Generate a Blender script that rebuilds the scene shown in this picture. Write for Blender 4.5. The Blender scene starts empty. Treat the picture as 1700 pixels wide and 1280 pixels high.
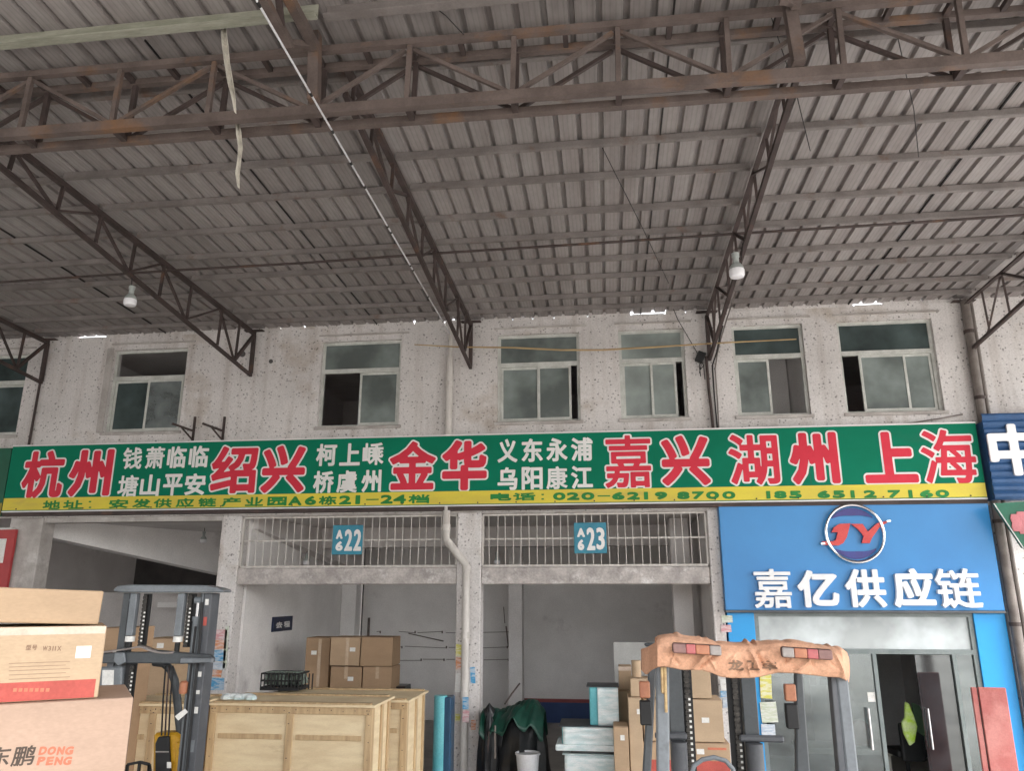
import bpy, bmesh, math, random
import numpy as np
from mathutils import Vector, Matrix
random.seed(7)
sc = bpy.context.scene
R = math.radians
# ------------------------------------------------------------------ camera, sky, sun, exposure
CAM = np.array([0.0, -11.5, 2.6]); PITCH, YAW, F = 15.22, 6.93, 1279.0
cd = bpy.data.cameras.new('camera'); cam = bpy.data.objects.new('camera', cd); sc.collection.objects.link(cam)
cd.sensor_width = 36; cd.lens = 36 * F / 1700; cd.clip_end = 500; cd.clip_start = .05
cam.location = CAM; cam.rotation_euler = (R(90 + PITCH), 0, R(YAW)); sc.camera = cam
w = bpy.data.worlds.new("World"); sc.world = w; w.use_nodes = True
nt = w.node_tree; bg = nt.nodes['Background']
sky = nt.nodes.new('ShaderNodeTexSky'); sky.sky_type = 'NISHITA'; sky.sun_disc = False
SUN_EL, SUN_AZ = 50, 118
sky.sun_elevation = R(SUN_EL); sky.sun_rotation = R(SUN_AZ); sky.air_density = 1.2; sky.dust_density = 4
hs = nt.nodes.new('ShaderNodeHueSaturation'); hs.inputs['Saturation'].default_value = .18
nt.links.new(sky.outputs[0], hs.inputs['Color']); nt.links.new(hs.outputs[0], bg.inputs[0]); bg.inputs[1].default_value = .15
sd = bpy.data.lights.new('sun', 'SUN'); sd.energy = 1.5; sd.angle = R(25); sd.color = (1, .96, .9)
so = bpy.data.objects.new('sun', sd); sc.collection.objects.link(so)
so.rotation_euler = (R(90 - SUN_EL), 0, R(180 - SUN_AZ)); so.location = (20, -30, 30)
vs = sc.view_settings; vs.view_transform = 'Standard'; vs.look = 'None'; vs.exposure = 2.46; vs.gamma = 1
sc.cycles.use_denoising = True; sc.cycles.max_bounces = 10; sc.cycles.diffuse_bounces = 6
sc.cycles.sample_clamp_indirect = 6; sc.cycles.caustics_reflective = False; sc.cycles.caustics_refractive = False
# ------------------------------------------------------------------ geometry of the view: pixel of the survey photo -> point on plane y = Y
_p, _y = R(90 + PITCH), R(YAW)
MROT = np.array([[math.cos(_y), -math.sin(_y), 0], [math.sin(_y), math.cos(_y), 0], [0, 0, 1]]) @ \
    np.array([[1, 0, 0], [0, math.cos(_p), -math.sin(_p)], [0, math.sin(_p), math.cos(_p)]])
def at(px, py, Y=0.0):
    r = MROT @ np.array([(px - 850) / F, -(py - 640) / F, -1.0]); return CAM + r * ((Y - CAM[1]) / r[1])
def rect(x0, y0, x1, y1, Y=0.0):           # upright rectangle of plane Y
    xm, ym = (x0 + x1) / 2, (y0 + y1) / 2
    return at(x0, ym, Y)[0], at(x1, ym, Y)[0], at(xm, y1, Y)[2], at(xm, y0, Y)[2]
# ------------------------------------------------------------------ materials
MATS = {}
def M(name, c1, c2=None, scale=4., rough=.7, metal=0., bump=0., lo=.38, hi=.62, c3=None, s3=.6, f3=.5, stretch=(1, 1, 1), spec=.4, grain=.12, gs=60.):
    m = bpy.data.materials.new(name); m.use_nodes = True; n = m.node_tree; L = n.links.new
    b = n.nodes['Principled BSDF']; b.inputs['Roughness'].default_value = rough; b.inputs['Metallic'].default_value = metal
    b.inputs['Specular IOR Level'].default_value = spec
    tc = n.nodes.new('ShaderNodeTexCoord'); mp = n.nodes.new('ShaderNodeMapping'); mp.inputs['Scale'].default_value = stretch
    oi = n.nodes.new('ShaderNodeObjectInfo'); ad = n.nodes.new('ShaderNodeVectorMath'); ad.operation = 'ADD'
    ml = n.nodes.new('ShaderNodeMath'); ml.operation = 'MULTIPLY'; ml.inputs[1].default_value = 37.
    L(oi.outputs['Random'], ml.inputs[0]); L(tc.outputs['Object'], mp.inputs[0]); L(mp.outputs[0], ad.inputs[0]); L(ml.outputs[0], ad.inputs[1])
    def noise(s, d=6, r=.6):
        q = n.nodes.new('ShaderNodeTexNoise'); q.inputs['Scale'].default_value = s; q.inputs['Detail'].default_value = d; q.inputs['Roughness'].default_value = r
        L(ad.outputs[0], q.inputs['Vector']); return q.outputs['Fac']
    def ramp(src, a, bb, ca, cb):
        q = n.nodes.new('ShaderNodeValToRGB'); q.color_ramp.elements[0].position = a; q.color_ramp.elements[1].position = bb
        q.color_ramp.elements[0].color = (*ca, 1); q.color_ramp.elements[1].color = (*cb, 1); L(src, q.inputs[0]); return q.outputs[0]
    def mix(f, a, bb, mode='MIX'):
        q = n.nodes.new('ShaderNodeMix'); q.data_type = 'RGBA'; q.blend_type = mode
        for k, v in ((0, f), (6, a), (7, bb)):
            if hasattr(v, 'links'): L(v, q.inputs[k])
            else: q.inputs[k].default_value = v if k == 0 else (*v, 1)
        return q.outputs[2]
    c2 = c2 or tuple(v * .8 for v in c1)
    n1 = noise(scale); col = ramp(n1, lo, hi, c2, c1)
    if c3:
        col = mix(ramp(noise(s3, 5, .65), f3, f3 + .15, (0, 0, 0), (1, 1, 1)), col, c3)
    if grain:
        g = ramp(noise(gs, 2), .2, .8, (1 - grain,) * 3, (1 + grain,) * 3); col = mix(1.0, col, g, 'MULTIPLY')
    L(col, b.inputs['Base Color'])
    if bump:
        bp = n.nodes.new('ShaderNodeBump'); bp.inputs['Strength'].default_value = bump; bp.inputs['Distance'].default_value = .01
        L(n1 if scale > 12 else noise(max(20, scale * 6)), bp.inputs['Height']); L(bp.outputs[0], b.inputs['Normal'])
    m['x'] = 0; MATS[name] = m; m.node_tree['c'] = 0
    return m
def mosaic(name, base, base2):
    m = M(name, base, base2, scale=1.1, rough=.85, bump=.35, lo=.3, hi=.6, c3=(.46, .40, .35), s3=.9, f3=.59, grain=.16, gs=38)
    n = m.node_tree; L = n.links.new; b = n.nodes['Principled BSDF']
    src = b.inputs['Base Color'].links[0].from_socket
    tc = n.nodes['Texture Coordinate']
    def dots(scale, t0, t1):
        v = n.nodes.new('ShaderNodeTexVoronoi'); v.inputs['Scale'].default_value = scale; L(tc.outputs['Object'], v.inputs['Vector'])
        r = n.nodes.new('ShaderNodeValToRGB'); r.color_ramp.elements[0].position = t0; r.color_ramp.elements[1].position = t1
        L(v.outputs['Distance'], r.inputs[0]); return r.outputs[0]
    def mul(a, c, f):
        q = n.nodes.new('ShaderNodeMix'); q.data_type = 'RGBA'; q.blend_type = 'MULTIPLY'; q.inputs[0].default_value = f
        L(a, q.inputs[6]); L(c, q.inputs[7]); return q.outputs[2]
    mk = n.nodes.new('ShaderNodeTexNoise'); mk.inputs['Scale'].default_value = .8; mk.inputs['Detail'].default_value = 3; L(tc.outputs['Object'], mk.inputs['Vector'])
    def mask(lo_, hi_, a, b2):
        r = n.nodes.new('ShaderNodeMapRange'); r.inputs[1].default_value = lo_; r.inputs[2].default_value = hi_; r.inputs[3].default_value = a; r.inputs[4].default_value = b2; L(mk.outputs['Fac'], r.inputs[0]); return r.outputs[0]
    def mulf(a, c, f):
        q = n.nodes.new('ShaderNodeMix'); q.data_type = 'RGBA'; q.blend_type = 'MULTIPLY'; L(f, q.inputs[0]); L(a, q.inputs[6]); L(c, q.inputs[7]); return q.outputs[2]
    c = mulf(src, dots(9.5, .09, .17), mask(.3, .7, .3, .85)); c = mulf(c, dots(15, .12, .23), mask(.35, .65, .7, .25)); c = mul(c, dots(31, .1, .3), .22)
    # rain streaks running down the wall
    mp = n.nodes.new('ShaderNodeMapping'); mp.inputs['Scale'].default_value = (5, 5, .35); L(tc.outputs['Object'], mp.inputs[0])
    no = n.nodes.new('ShaderNodeTexNoise'); no.inputs['Scale'].default_value = 1.; no.inputs['Detail'].default_value = 5; L(mp.outputs[0], no.inputs['Vector'])
    r = n.nodes.new('ShaderNodeValToRGB'); r.color_ramp.elements[0].position = .32; r.color_ramp.elements[1].position = .5
    r.color_ramp.elements[0].color = (.76, .725, .70, 1); L(no.outputs['Fac'], r.inputs[0])
    c = mul(c, r.outputs[0], .8); L(c, b.inputs['Base Color']); return m
def glass(name, tint, rough, clear, edge=.35):      # window glass: see-through, mirror, and a mottled tint painting dust and uneven reflections
    m = bpy.data.materials.new(name); m.use_nodes = True; n = m.node_tree; L = n.links.new; n.nodes.remove(n.nodes['Principled BSDF'])
    o = n.nodes['Material Output']; t = n.nodes.new('ShaderNodeBsdfTransparent'); t.inputs[0].default_value = (*tint, 1)
    g = n.nodes.new('ShaderNodeBsdfGlossy'); g.inputs['Roughness'].default_value = rough; g.inputs[0].default_value = (.9, .95, .95, 1)
    x = n.nodes.new('ShaderNodeMixShader'); x.inputs[0].default_value = edge; L(t.outputs[0], x.inputs[1]); L(g.outputs[0], x.inputs[2])
    d = n.nodes.new('ShaderNodeBsdfDiffuse'); d.inputs[0].default_value = (*tint, 1)
    oi = n.nodes.new('ShaderNodeObjectInfo'); ml = n.nodes.new('ShaderNodeMath'); ml.operation = 'MULTIPLY'; ml.inputs[1].default_value = 23.; L(oi.outputs['Random'], ml.inputs[0])
    tc = n.nodes.new('ShaderNodeTexCoord'); no = n.nodes.new('ShaderNodeTexNoise'); no.inputs['Scale'].default_value = 1.5; no.inputs['Detail'].default_value = 4; av = n.nodes.new('ShaderNodeVectorMath'); L(tc.outputs['Object'], av.inputs[0]); L(ml.outputs[0], av.inputs[1]); L(av.outputs[0], no.inputs['Vector'])
    dr_ = n.nodes.new('ShaderNodeValToRGB'); dr_.color_ramp.elements[0].position = .36; dr_.color_ramp.elements[1].position = .64; dr_.color_ramp.elements[0].color = (*[v * .62 for v in tint], 1); dr_.color_ramp.elements[1].color = (*[min(.85, v * 1.22) for v in tint], 1); L(no.outputs['Fac'], dr_.inputs[0]); L(dr_.outputs[0], d.inputs[0])
    mr = n.nodes.new('ShaderNodeMapRange'); mr.inputs[1].default_value = .3; mr.inputs[2].default_value = .7
    mr.inputs[3].default_value = max(0, 1 - clear - .12); mr.inputs[4].default_value = min(1, 1 - clear + .12); L(no.outputs['Fac'], mr.inputs[0])
    y = n.nodes.new('ShaderNodeMixShader'); L(mr.outputs[0], y.inputs[0]); L(x.outputs[0], y.inputs[1]); L(d.outputs[0], y.inputs[2])
    L(y.outputs[0], o.inputs[0]); return m
m_wall = mosaic('mosaic wall', (.685, .655, .645), (.56, .535, .525))
m_conc = M('rough concrete', (.5, .47, .45), (.36, .33, .31), scale=3, bump=.5, c3=(.62, .6, .58), s3=2.2, f3=.55)
m_chip = M('chipped plaster lintel', (.52, .48, .46), (.34, .31, .3), scale=5, bump=.9, c3=(.74, .72, .71), s3=3.2, f3=.55, gs=30, grain=.2)
m_ground = M('concrete yard', (.43, .41, .39), (.34, .33, .31), scale=1.5, bump=.3, c3=(.2, .19, .18), s3=.4)
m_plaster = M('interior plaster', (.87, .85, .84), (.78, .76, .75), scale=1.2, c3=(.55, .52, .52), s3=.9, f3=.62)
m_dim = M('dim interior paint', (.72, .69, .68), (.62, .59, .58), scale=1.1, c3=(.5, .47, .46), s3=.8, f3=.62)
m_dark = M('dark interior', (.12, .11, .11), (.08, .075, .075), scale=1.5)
m_bluedado = M('blue dado paint', (.02, .05, .16), (.03, .07, .2), scale=2, rough=.5)
m_redline = M('red line paint', (.3, .06, .06), rough=.5)
m_sheet = M('galvanised roof sheet', (.335, .31, .304), (.265, .244, .239), scale=.9, rough=.6, metal=.0, c3=(.25, .285, .262), s3=1.3, f3=.66, stretch=(1, .35, 1), grain=.1, gs=25)
_n = m_sheet.node_tree; _b = _n.nodes['Principled BSDF']; _src = _b.inputs['Base Color'].links[0].from_socket
_w = _n.nodes.new('ShaderNodeTexWave'); _w.inputs['Scale'].default_value = 7.; _w.inputs['Distortion'].default_value = .5; _w.inputs['Detail'].default_value = 1  # faint dark lines in the colour imitate the shading of fine sheet ribs
_n.links.new(_n.nodes['Texture Coordinate'].outputs['Object'], _w.inputs['Vector'])
_r = _n.nodes.new('ShaderNodeValToRGB'); _r.color_ramp.elements[0].position = .0; _r.color_ramp.elements[1].position = .35; _r.color_ramp.elements[0].color = (.86, .86, .86, 1); _n.links.new(_w.outputs['Fac'], _r.inputs[0])
_x = _n.nodes.new('ShaderNodeMix'); _x.data_type = 'RGBA'; _x.blend_type = 'MULTIPLY'; _x.inputs[0].default_value = 1.; _n.links.new(_src, _x.inputs[6]); _n.links.new(_r.outputs[0], _x.inputs[7]); 
_mp = _n.nodes.new('ShaderNodeMapping'); _mp.inputs['Scale'].default_value = (4.5, .3, 1); _n.links.new(_n.nodes['Texture Coordinate'].outputs['Object'], _mp.inputs[0])
_no = _n.nodes.new('ShaderNodeTexNoise'); _no.inputs['Scale'].default_value = 1.; _no.inputs['Detail'].default_value = 6; _no.inputs['Roughness'].default_value = .65; _n.links.new(_mp.outputs[0], _no.inputs['Vector'])
_r2 = _n.nodes.new('ShaderNodeValToRGB'); _r2.color_ramp.elements[0].position = .33; _r2.color_ramp.elements[1].position = .62; _r2.color_ramp.elements[0].color = (.83, .80, .79, 1); _r2.color_ramp.elements[1].color = (1.06, 1.06, 1.05, 1); _n.links.new(_no.outputs['Fac'], _r2.inputs[0])
_x2 = _n.nodes.new('ShaderNodeMix'); _x2.data_type = 'RGBA'; _x2.blend_type = 'MULTIPLY'; _x2.inputs[0].default_value = 1.; _n.links.new(_x.outputs[2], _x2.inputs[6]); _n.links.new(_r2.outputs[0], _x2.inputs[7]); _n.links.new(_x2.outputs[2], _b.inputs['Base Color'])
m_purlin = M('purlin steel', (.235, .212, .203), (.17, .15, .143), scale=2.5, rough=.6, c3=(.16, .10, .075), s3=3, f3=.58)
m_purlin2 = M('greenish weathered steel', (.36, .36, .30), (.25, .255, .2), scale=6, rough=.6, stretch=(.4, 2, 2), c3=(.13, .2, .12), s3=3, f3=.6)
m_rust = M('brown primer steel', (.148, .115, .104), (.095, .073, .066), scale=3.5, rough=.7, c3=(.19, .105, .06), s3=1.6, f3=.55, bump=.2)
m_rustd = M('dark primer steel', (.07, .05, .047), (.045, .033, .03), scale=4, rough=.7, c3=(.13, .07, .045), s3=3, f3=.6)
m_steel = M('slate grey steel', (.10, .105, .115), (.07, .075, .085), scale=3, rough=.5)
m_alu = M('window aluminium', (.62, .63, .6), (.48, .49, .46), scale=5, rough=.45, metal=.0)
m_frosted = glass('frosted green glass', (.24, .28, .27), .2, .25, .3)
m_frostlt = glass('pale frosted glass', (.32, .365, .35), .3, .15, .4)
m_tint = glass('tinted window glass', (.09, .12, .12), .08, .25, .12)
m_clear = glass('clear dusty glass', (.45, .5, .5), .03, .72, .12)
m_shopglass = glass('shop window glass', (.5, .56, .57), .04, .93, .13)
m_green = M('green sign film', (.001, .185, .105), (.001, .16, .088), scale=.8, rough=.75, grain=.04, spec=.2, c3=(.012, .15, .09), s3=1.1, f3=.6, stretch=(.6, 1, 1.6))
m_greend = M('faded green sign film', (.01, .12, .07), (.01, .09, .05), scale=2, rough=.5)
m_yellow = M('yellow sign film', (.72, .60, .05), (.63, .50, .06), scale=1.5, rough=.45, grain=.05, c3=(.5, .38, .08), s3=1.3, f3=.6, stretch=(.5, 1, 2))
m_red = M('red film', (.66, .03, .06), (.6, .024, .05), scale=2, rough=.65, grain=.05)
m_white = M('white film', (.8, .79, .78), (.72, .71, .7), scale=2, rough=.5, grain=.04)
m_greentext = M('green lettering', (.01, .22, .035), rough=.5, grain=.04)
m_bluep = M('blue composite panel', (.045, .245, .56), (.04, .215, .51), scale=.6, rough=.3, grain=.03)
m_bluec = M('sky blue panel', (.02, .32, .72), (.018, .28, .66), scale=.8, rough=.35, grain=.03)
m_corr = M('blue corrugated sheet', (.03, .095, .23), (.02, .07, .18), scale=3, rough=.5)
m_letter = M('white acrylic letter', (.8, .8, .81), (.74, .75, .77), scale=3, rough=.3, grain=.02)
m_logor = M('logo red', (.62, .075, .065), (.55, .05, .05), scale=3, rough=.4)
m_logop = M('logo purple', (.05, .04, .2), (.04, .05, .25), scale=3, rough=.35)
m_chrome = M('polished steel', (.7, .7, .72), (.6, .6, .62), rough=.18, metal=1.)
m_plate = M('teal number plate', (.03, .24, .34), (.025, .19, .28), scale=3, rough=.4)
m_pipe = M('white pvc pipe', (.62, .59, .56), (.48, .45, .42), scale=4, rough=.5, stretch=(3, 3, .6), c3=(.35, .3, .26), s3=2.5, f3=.62)
m_pipeg = M('grey drain pipe', (.2, .175, .16), (.13, .11, .1), scale=4, rough=.55)
m_cable = M('black cable', (.02, .018, .018), rough=.6)
m_stick = M('bamboo pole', (.5, .36, .18), (.36, .24, .12), scale=6, rough=.6, stretch=(.4, 3, 3))
m_rag = M('off white rag', (.6, .57, .5), (.4, .37, .32), scale=8, rough=.9)
m_bulb = M('white bulb plastic', (.85, .85, .88), (.8, .8, .83), rough=.35, grain=.01)
m_socket = M('bulb heat sink', (.42, .45, .44), (.32, .35, .34), rough=.4)
def carton(name, c): return M(name, c, tuple(v * .86 for v in c), scale=1.4, rough=.8, grain=.07, gs=45, stretch=(1, 1, 2.5), c3=tuple(v * .72 for v in c), s3=2.2, f3=.66, spec=.2)
m_card = carton('cardboard', (.47, .335, .22)); m_card2 = carton('brown cardboard', (.40, .27, .17)); m_card3 = carton('pale cardboard', (.50, .37, .25)); m_cardp = carton('pinkish cardboard', (.475, .335, .255))
m_tape = M('packing tape', (.55, .42, .3), (.5, .36, .24), rough=.18, spec=.7, scale=6)
m_cleartape = M('clear tape', (.62, .5, .4), (.55, .42, .33), rough=.12, spec=.8, scale=8)
m_ink = M('printed ink', (.10, .075, .06), rough=.8); m_inkr = M('red print', (.5, .1, .08), rough=.7); m_inko = M('orange print', (.62, .2, .12), rough=.7); m_inkb = M('brown print', (.28, .18, .12), rough=.8)
m_label = M('white sticker', (.78, .77, .74), (.7, .69, .66), rough=.6)
m_ply = M('plywood', (.76, .63, .42), (.67, .53, .34), scale=2.5, rough=.75, stretch=(1, 1, 5), grain=.08, c3=(.54, .40, .24), s3=1.6, f3=.62)
m_timber = M('pine batten', (.56, .41, .24), (.43, .30, .17), scale=3, rough=.75, stretch=(6, 6, .7), grain=.1)
m_fork = M('slate forklift paint', (.07, .078, .085), (.05, .056, .062), scale=3, rough=.42, c3=(.05, .055, .06), s3=3, f3=.62)
m_forkl = M('light grey forklift paint', (.19, .21, .228), (.145, .16, .175), scale=3, rough=.42, c3=(.09, .095, .1), s3=4, f3=.62)
m_fyel = M('yellow forklift paint', (.62, .34, .02), (.5, .26, .015), scale=3, rough=.4)
m_black = M('black rubber', (.018, .018, .019), (.012, .012, .013), rough=.6); m_grease = M('greasy chain', (.06, .055, .05), (.03, .028, .026), rough=.35, metal=.6, scale=30)
m_cloth = M('orange canvas', (.66, .375, .245), (.55, .30, .19), scale=5, rough=.9, bump=.6, c3=(.40, .235, .16), s3=3.2, f3=.56, grain=.2, gs=90)
m_lampr = M('red lamp lens', (.42, .12, .12), (.36, .09, .1), rough=.3, scale=14); m_lampo = M('orange lamp lens', (.42, .18, .10), (.36, .14, .08), rough=.35, scale=14); m_lampg = M('grey lamp lens', (.33, .3, .28), (.26, .23, .22), rough=.3, scale=14); m_lampb = M('dusty brown lens', (.25, .14, .125), (.2, .11, .1), rough=.4, scale=14); m_housing = M('lamp housing', (.09, .05, .045), rough=.5)
m_tarp = M('green tarpaulin', (.008, .06, .04), (.006, .038, .028), scale=5, rough=.42, bump=.5)
m_blackfilm = M('black plastic sheet', (.02, .021, .023), (.012, .012, .013), scale=5, rough=.35, bump=.4)
m_cyan = M('cyan wrap', (.16, .50, .55), (.11, .42, .48), scale=4, rough=.3); m_film = M('white stretch film', (.82, .87, .88), (.58, .72, .74), scale=6, rough=.22, stretch=(1, 1, 4), spec=.7)
m_navy = M('navy plate', (.012, .02, .06), (.01, .015, .045), rough=.4)
m_vest = M('hi-vis vest fabric', (.5, .78, .05), (.68, .82, .4), scale=9, rough=.7); m_vestd = M('dark green cloth', (.07, .13, .07), (.05, .09, .05), rough=.8)
m_redboard = M('weathered red board', (.42, .13, .12), (.33, .10, .09), scale=2, rough=.6, c3=(.48, .2, .18), s3=1.5, f3=.55)
m_desk = M('cream desk laminate', (.55, .52, .46), rough=.5); m_bucket = M('white bucket plastic', (.66, .66, .68), (.55, .55, .57), rough=.4)
FLY = [M('flyer ' + n, c, tuple(.45 * v + .4 for v in c), rough=.6, scale=16, lo=.44, hi=.56, stretch=(.5, 1, 2.2), c3=tuple(v * .55 for v in c), s3=22, f3=.6) for n, c in (('orange', (.62, .25, .12)), ('blue', (.06, .3, .55)), ('white', (.7, .69, .66)), ('yellow', (.62, .58, .12)), ('pink', (.6, .3, .32)), ('pale blue', (.42, .5, .6)), ('pale green', (.5, .55, .42)))]
# ------------------------------------------------------------------ mesh helpers (world coordinates in, local mesh out)
col = sc.collection
class MB:
    def __init__(s): s.v = []; s.f = []
    def add(s, vs, fs):
        o = len(s.v); s.v += [tuple(map(float, p)) for p in vs]; s.f += [tuple(i + o for i in f) for f in fs]; return s
    def box(s, x0, x1, y0, y1, z0, z1):
        return s.add([(x0, y0, z0), (x1, y0, z0), (x1, y1, z0), (x0, y1, z0), (x0, y0, z1), (x1, y0, z1), (x1, y1, z1), (x0, y1, z1)],
                     [(3, 2, 1, 0), (4, 5, 6, 7), (0, 1, 5, 4), (1, 2, 6, 5), (2, 3, 7, 6), (3, 0, 4, 7)])
    def dent(s, a=.006):
        s.v = [(x + random.uniform(-a, a), y + random.uniform(0, a), z + random.uniform(-a, 0)) for x, y, z in s.v]; return s
    def rbox(s, c, size, ang=0, tilt=0):        # box by centre, turned about z by ang and rolled about y by tilt
        m = Matrix.Rotation(R(ang), 3, 'Z') @ Matrix.Rotation(R(tilt), 3, 'Y'); a, b, d = (k / 2 for k in size)
        vs = [Vector(c) + m @ Vector(p) for p in ((-a, -b, -d), (a, -b, -d), (a, b, -d), (-a, b, -d), (-a, -b, d), (a, -b, d), (a, b, d), (-a, b, d))]
        return s.add(vs, [(3, 2, 1, 0), (4, 5, 6, 7), (0, 1, 5, 4), (1, 2, 6, 5), (2, 3, 7, 6), (3, 0, 4, 7)])
    def bar(s, p, q, wd=.05, ht=None, up=(0, 0, 1)):
        ht = ht or wd; p, q = Vector(p), Vector(q); d = (q - p).normalized(); u = Vector(up)
        if abs(d.dot(u)) > .97: u = Vector((0, 1, 0))
        a = d.cross(u).normalized() * wd / 2; b = a.cross(d).normalized() * ht / 2
        vs = [p - a - b, p + a - b, p + a + b, p - a + b, q - a - b, q + a - b, q + a + b, q - a + b]
        return s.add(vs, [(3, 2, 1, 0), (4, 5, 6, 7), (0, 1, 5, 4), (1, 2, 6, 5), (2, 3, 7, 6), (3, 0, 4, 7)])
    def angle(s, p, q, wd=.05, t=.008, up=(0, 0, 1)):   # L-section bar
        p, q = Vector(p), Vector(q); d = (q - p).normalized(); u = Vector(up)
        if abs(d.dot(u)) > .97: u = Vector((0, 1, 0))
        a = d.cross(u).normalized(); b = a.cross(d).normalized()
        s.bar(p - b * wd / 2, q - b * wd / 2, wd, t, up); s.bar(p - a * (wd / 2 - t / 2) + b * (t / 2 + .0005), q - a * (wd / 2 - t / 2) + b * (t / 2 + .0005), t, wd - t, up); return s
    def tube(s, pts, r, n=10, cap=True):
        pts = [Vector(p) for p in pts]; rs = r if isinstance(r, (list, tuple)) else [r] * len(pts); o = len(s.v); up = None
        for i, p in enumerate(pts):
            d = (pts[min(i + 1, len(pts) - 1)] - pts[max(i - 1, 0)]).normalized()
            if up is None: up = Vector((0, 0, 1)) if abs(d.z) < .9 else Vector((0, 1, 0))
            a = d.cross(up).normalized(); b = a.cross(d).normalized(); up = b
            for k in range(n):
                t = 2 * math.pi * k / n; s.v.append(tuple(p + a * math.cos(t) * rs[i] + b * math.sin(t) * rs[i]))
        for i in range(len(pts) - 1):
            for k in range(n):
                k2 = (k + 1) % n; s.f.append((o + i * n + k, o + i * n + k2, o + (i + 1) * n + k2, o + (i + 1) * n + k))
        if cap: s.f.append(tuple(o + k for k in range(n))[::-1]); s.f.append(tuple(o + (len(pts) - 1) * n + k for k in range(n)))
        return s
    def lathe(s, c, prof, n=20):                 # profile of (radius, z)
        o = len(s.v)
        for r_, z in prof:
            for k in range(n):
                t = 2 * math.pi * k / n; s.v.append((c[0] + r_ * math.cos(t), c[1] + r_ * math.sin(t), c[2] + z))
        for i in range(len(prof) - 1):
            for k in range(n):
                k2 = (k + 1) % n; s.f.append((o + i * n + k, o + i * n + k2, o + (i + 1) * n + k2, o + (i + 1) * n + k))
        s.f.append(tuple(o + k for k in range(n))[::-1]); s.f.append(tuple(o + (len(prof) - 1) * n + k for k in range(n))); return s
    def prism(s, poly, y0, y1):                  # outline in x,z pushed from y0 to y1
        n = len(poly); o = len(s.v); s.v += [(x, y0, z) for x, z in poly] + [(x, y1, z) for x, z in poly]
        s.f.append(tuple(o + k for k in range(n))); s.f.append(tuple(o + n + k for k in range(n))[::-1])
        for k in range(n):
            k2 = (k + 1) % n; s.f.append((o + k2, o + k, o + n + k, o + n + k2))
        return s
    def wall(s, xs, zs, hole, y0, y1):           # sheet of wall with rectangular holes; hole(i, j) says which cells are open
        nx, nz = len(xs) - 1, len(zs) - 1
        for i in range(nx):
            for j in range(nz):
                if hole(i, j): continue
                x0, x1, z0, z1 = xs[i], xs[i + 1], zs[j], zs[j + 1]
                s.add([(x0, y0, z0), (x1, y0, z0), (x1, y0, z1), (x0, y0, z1)], [(0, 1, 2, 3)])
                s.add([(x0, y1, z0), (x1, y1, z0), (x1, y1, z1), (x0, y1, z1)], [(3, 2, 1, 0)])
                for (di, dj, e) in ((-1, 0, ((x0, z1), (x0, z0))), (1, 0, ((x1, z0), (x1, z1))), (0, -1, ((x0, z0), (x1, z0))), (0, 1, ((x1, z1), (x0, z1)))):
                    a, b = i + di, j + dj
                    if a < 0 or b < 0 or a >= nx or b >= nz or hole(a, b):
                        (ax, az), (bx, bz) = e; s.add([(ax, y0, az), (ax, y1, az), (bx, y1, bz), (bx, y0, bz)], [(0, 1, 2, 3)])
        return s
def origin_of(o): return Vector(o['org']) if o is not None else Vector((0, 0, 0))
def link(name, mb, mat, parent=None, org=None, smooth=False, bevel=0., seg=1, weld=False, kind=None):
    if parent is not None: org = origin_of(parent)
    elif org is None:
        a = np.array(mb.v); org = Vector((a[:, 0].mean(), a[:, 1].mean(), a[:, 2].min()))
    org = Vector(org); me = bpy.data.meshes.new(name); me.from_pydata([tuple(Vector(p) - org) for p in mb.v], [], mb.f)
    if weld or smooth:
        bm = bmesh.new(); bm.from_mesh(me)
        if weld: bmesh.ops.remove_doubles(bm, verts=bm.verts, dist=1e-5)
        bmesh.ops.recalc_face_normals(bm, faces=bm.faces); bm.to_mesh(me); bm.free()
    me.materials.append(mat); o = bpy.data.objects.new(name, me); col.objects.link(o)
    if parent is None: o.location = org
    else: o.parent = parent
    o['org'] = tuple(org)
    if smooth: me.shade_smooth(); me.set_sharp_from_angle(angle=R(38))
    if bevel:
        b = o.modifiers.new('bevel', 'BEVEL'); b.width = bevel; b.segments = seg; b.limit_method = 'ANGLE'; b.angle_limit = R(40)
    if kind: o['kind'] = kind
    return o
def thing(name, loc, label, cat, group=None):
    o = bpy.data.objects.new(name, None); col.objects.link(o); o.location = loc; o['org'] = tuple(map(float, loc)); o.empty_display_size = .1
    return tag(o, label, cat, group)
def tag(o, label, cat, group=None):
    o['label'] = label; o['category'] = cat
    if group: o['group'] = group
    return o
# ------------------------------------------------------------------ lettering: glyph outline -> distance field -> bold flat or raised letter
_G = {}
def glyph(ch):
    if ch in _G: return _G[ch]
    cu = bpy.data.curves.new('g', 'FONT'); cu.body = ch; cu.resolution_u = 3; o = bpy.data.objects.new('g', cu); col.objects.link(o)
    me = bpy.data.meshes.new_from_object(o.evaluated_get(bpy.context.evaluated_depsgraph_get()))
    bm = bmesh.new(); bm.from_mesh(me); bmesh.ops.remove_doubles(bm, verts=bm.verts, dist=1e-6)
    seg = np.array([[(*e.verts[0].co[:2],), (*e.verts[1].co[:2],)] for e in bm.edges if len(e.link_faces) == 1])
    bm.free(); bpy.data.meshes.remove(me); bpy.data.objects.remove(o); bpy.data.curves.remove(cu)
    mn = seg.reshape(-1, 2).min(0); mx = seg.reshape(-1, 2).max(0); seg = (seg - mn) / np.maximum(mx - mn, 1e-6); _G[ch] = seg; return seg
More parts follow.
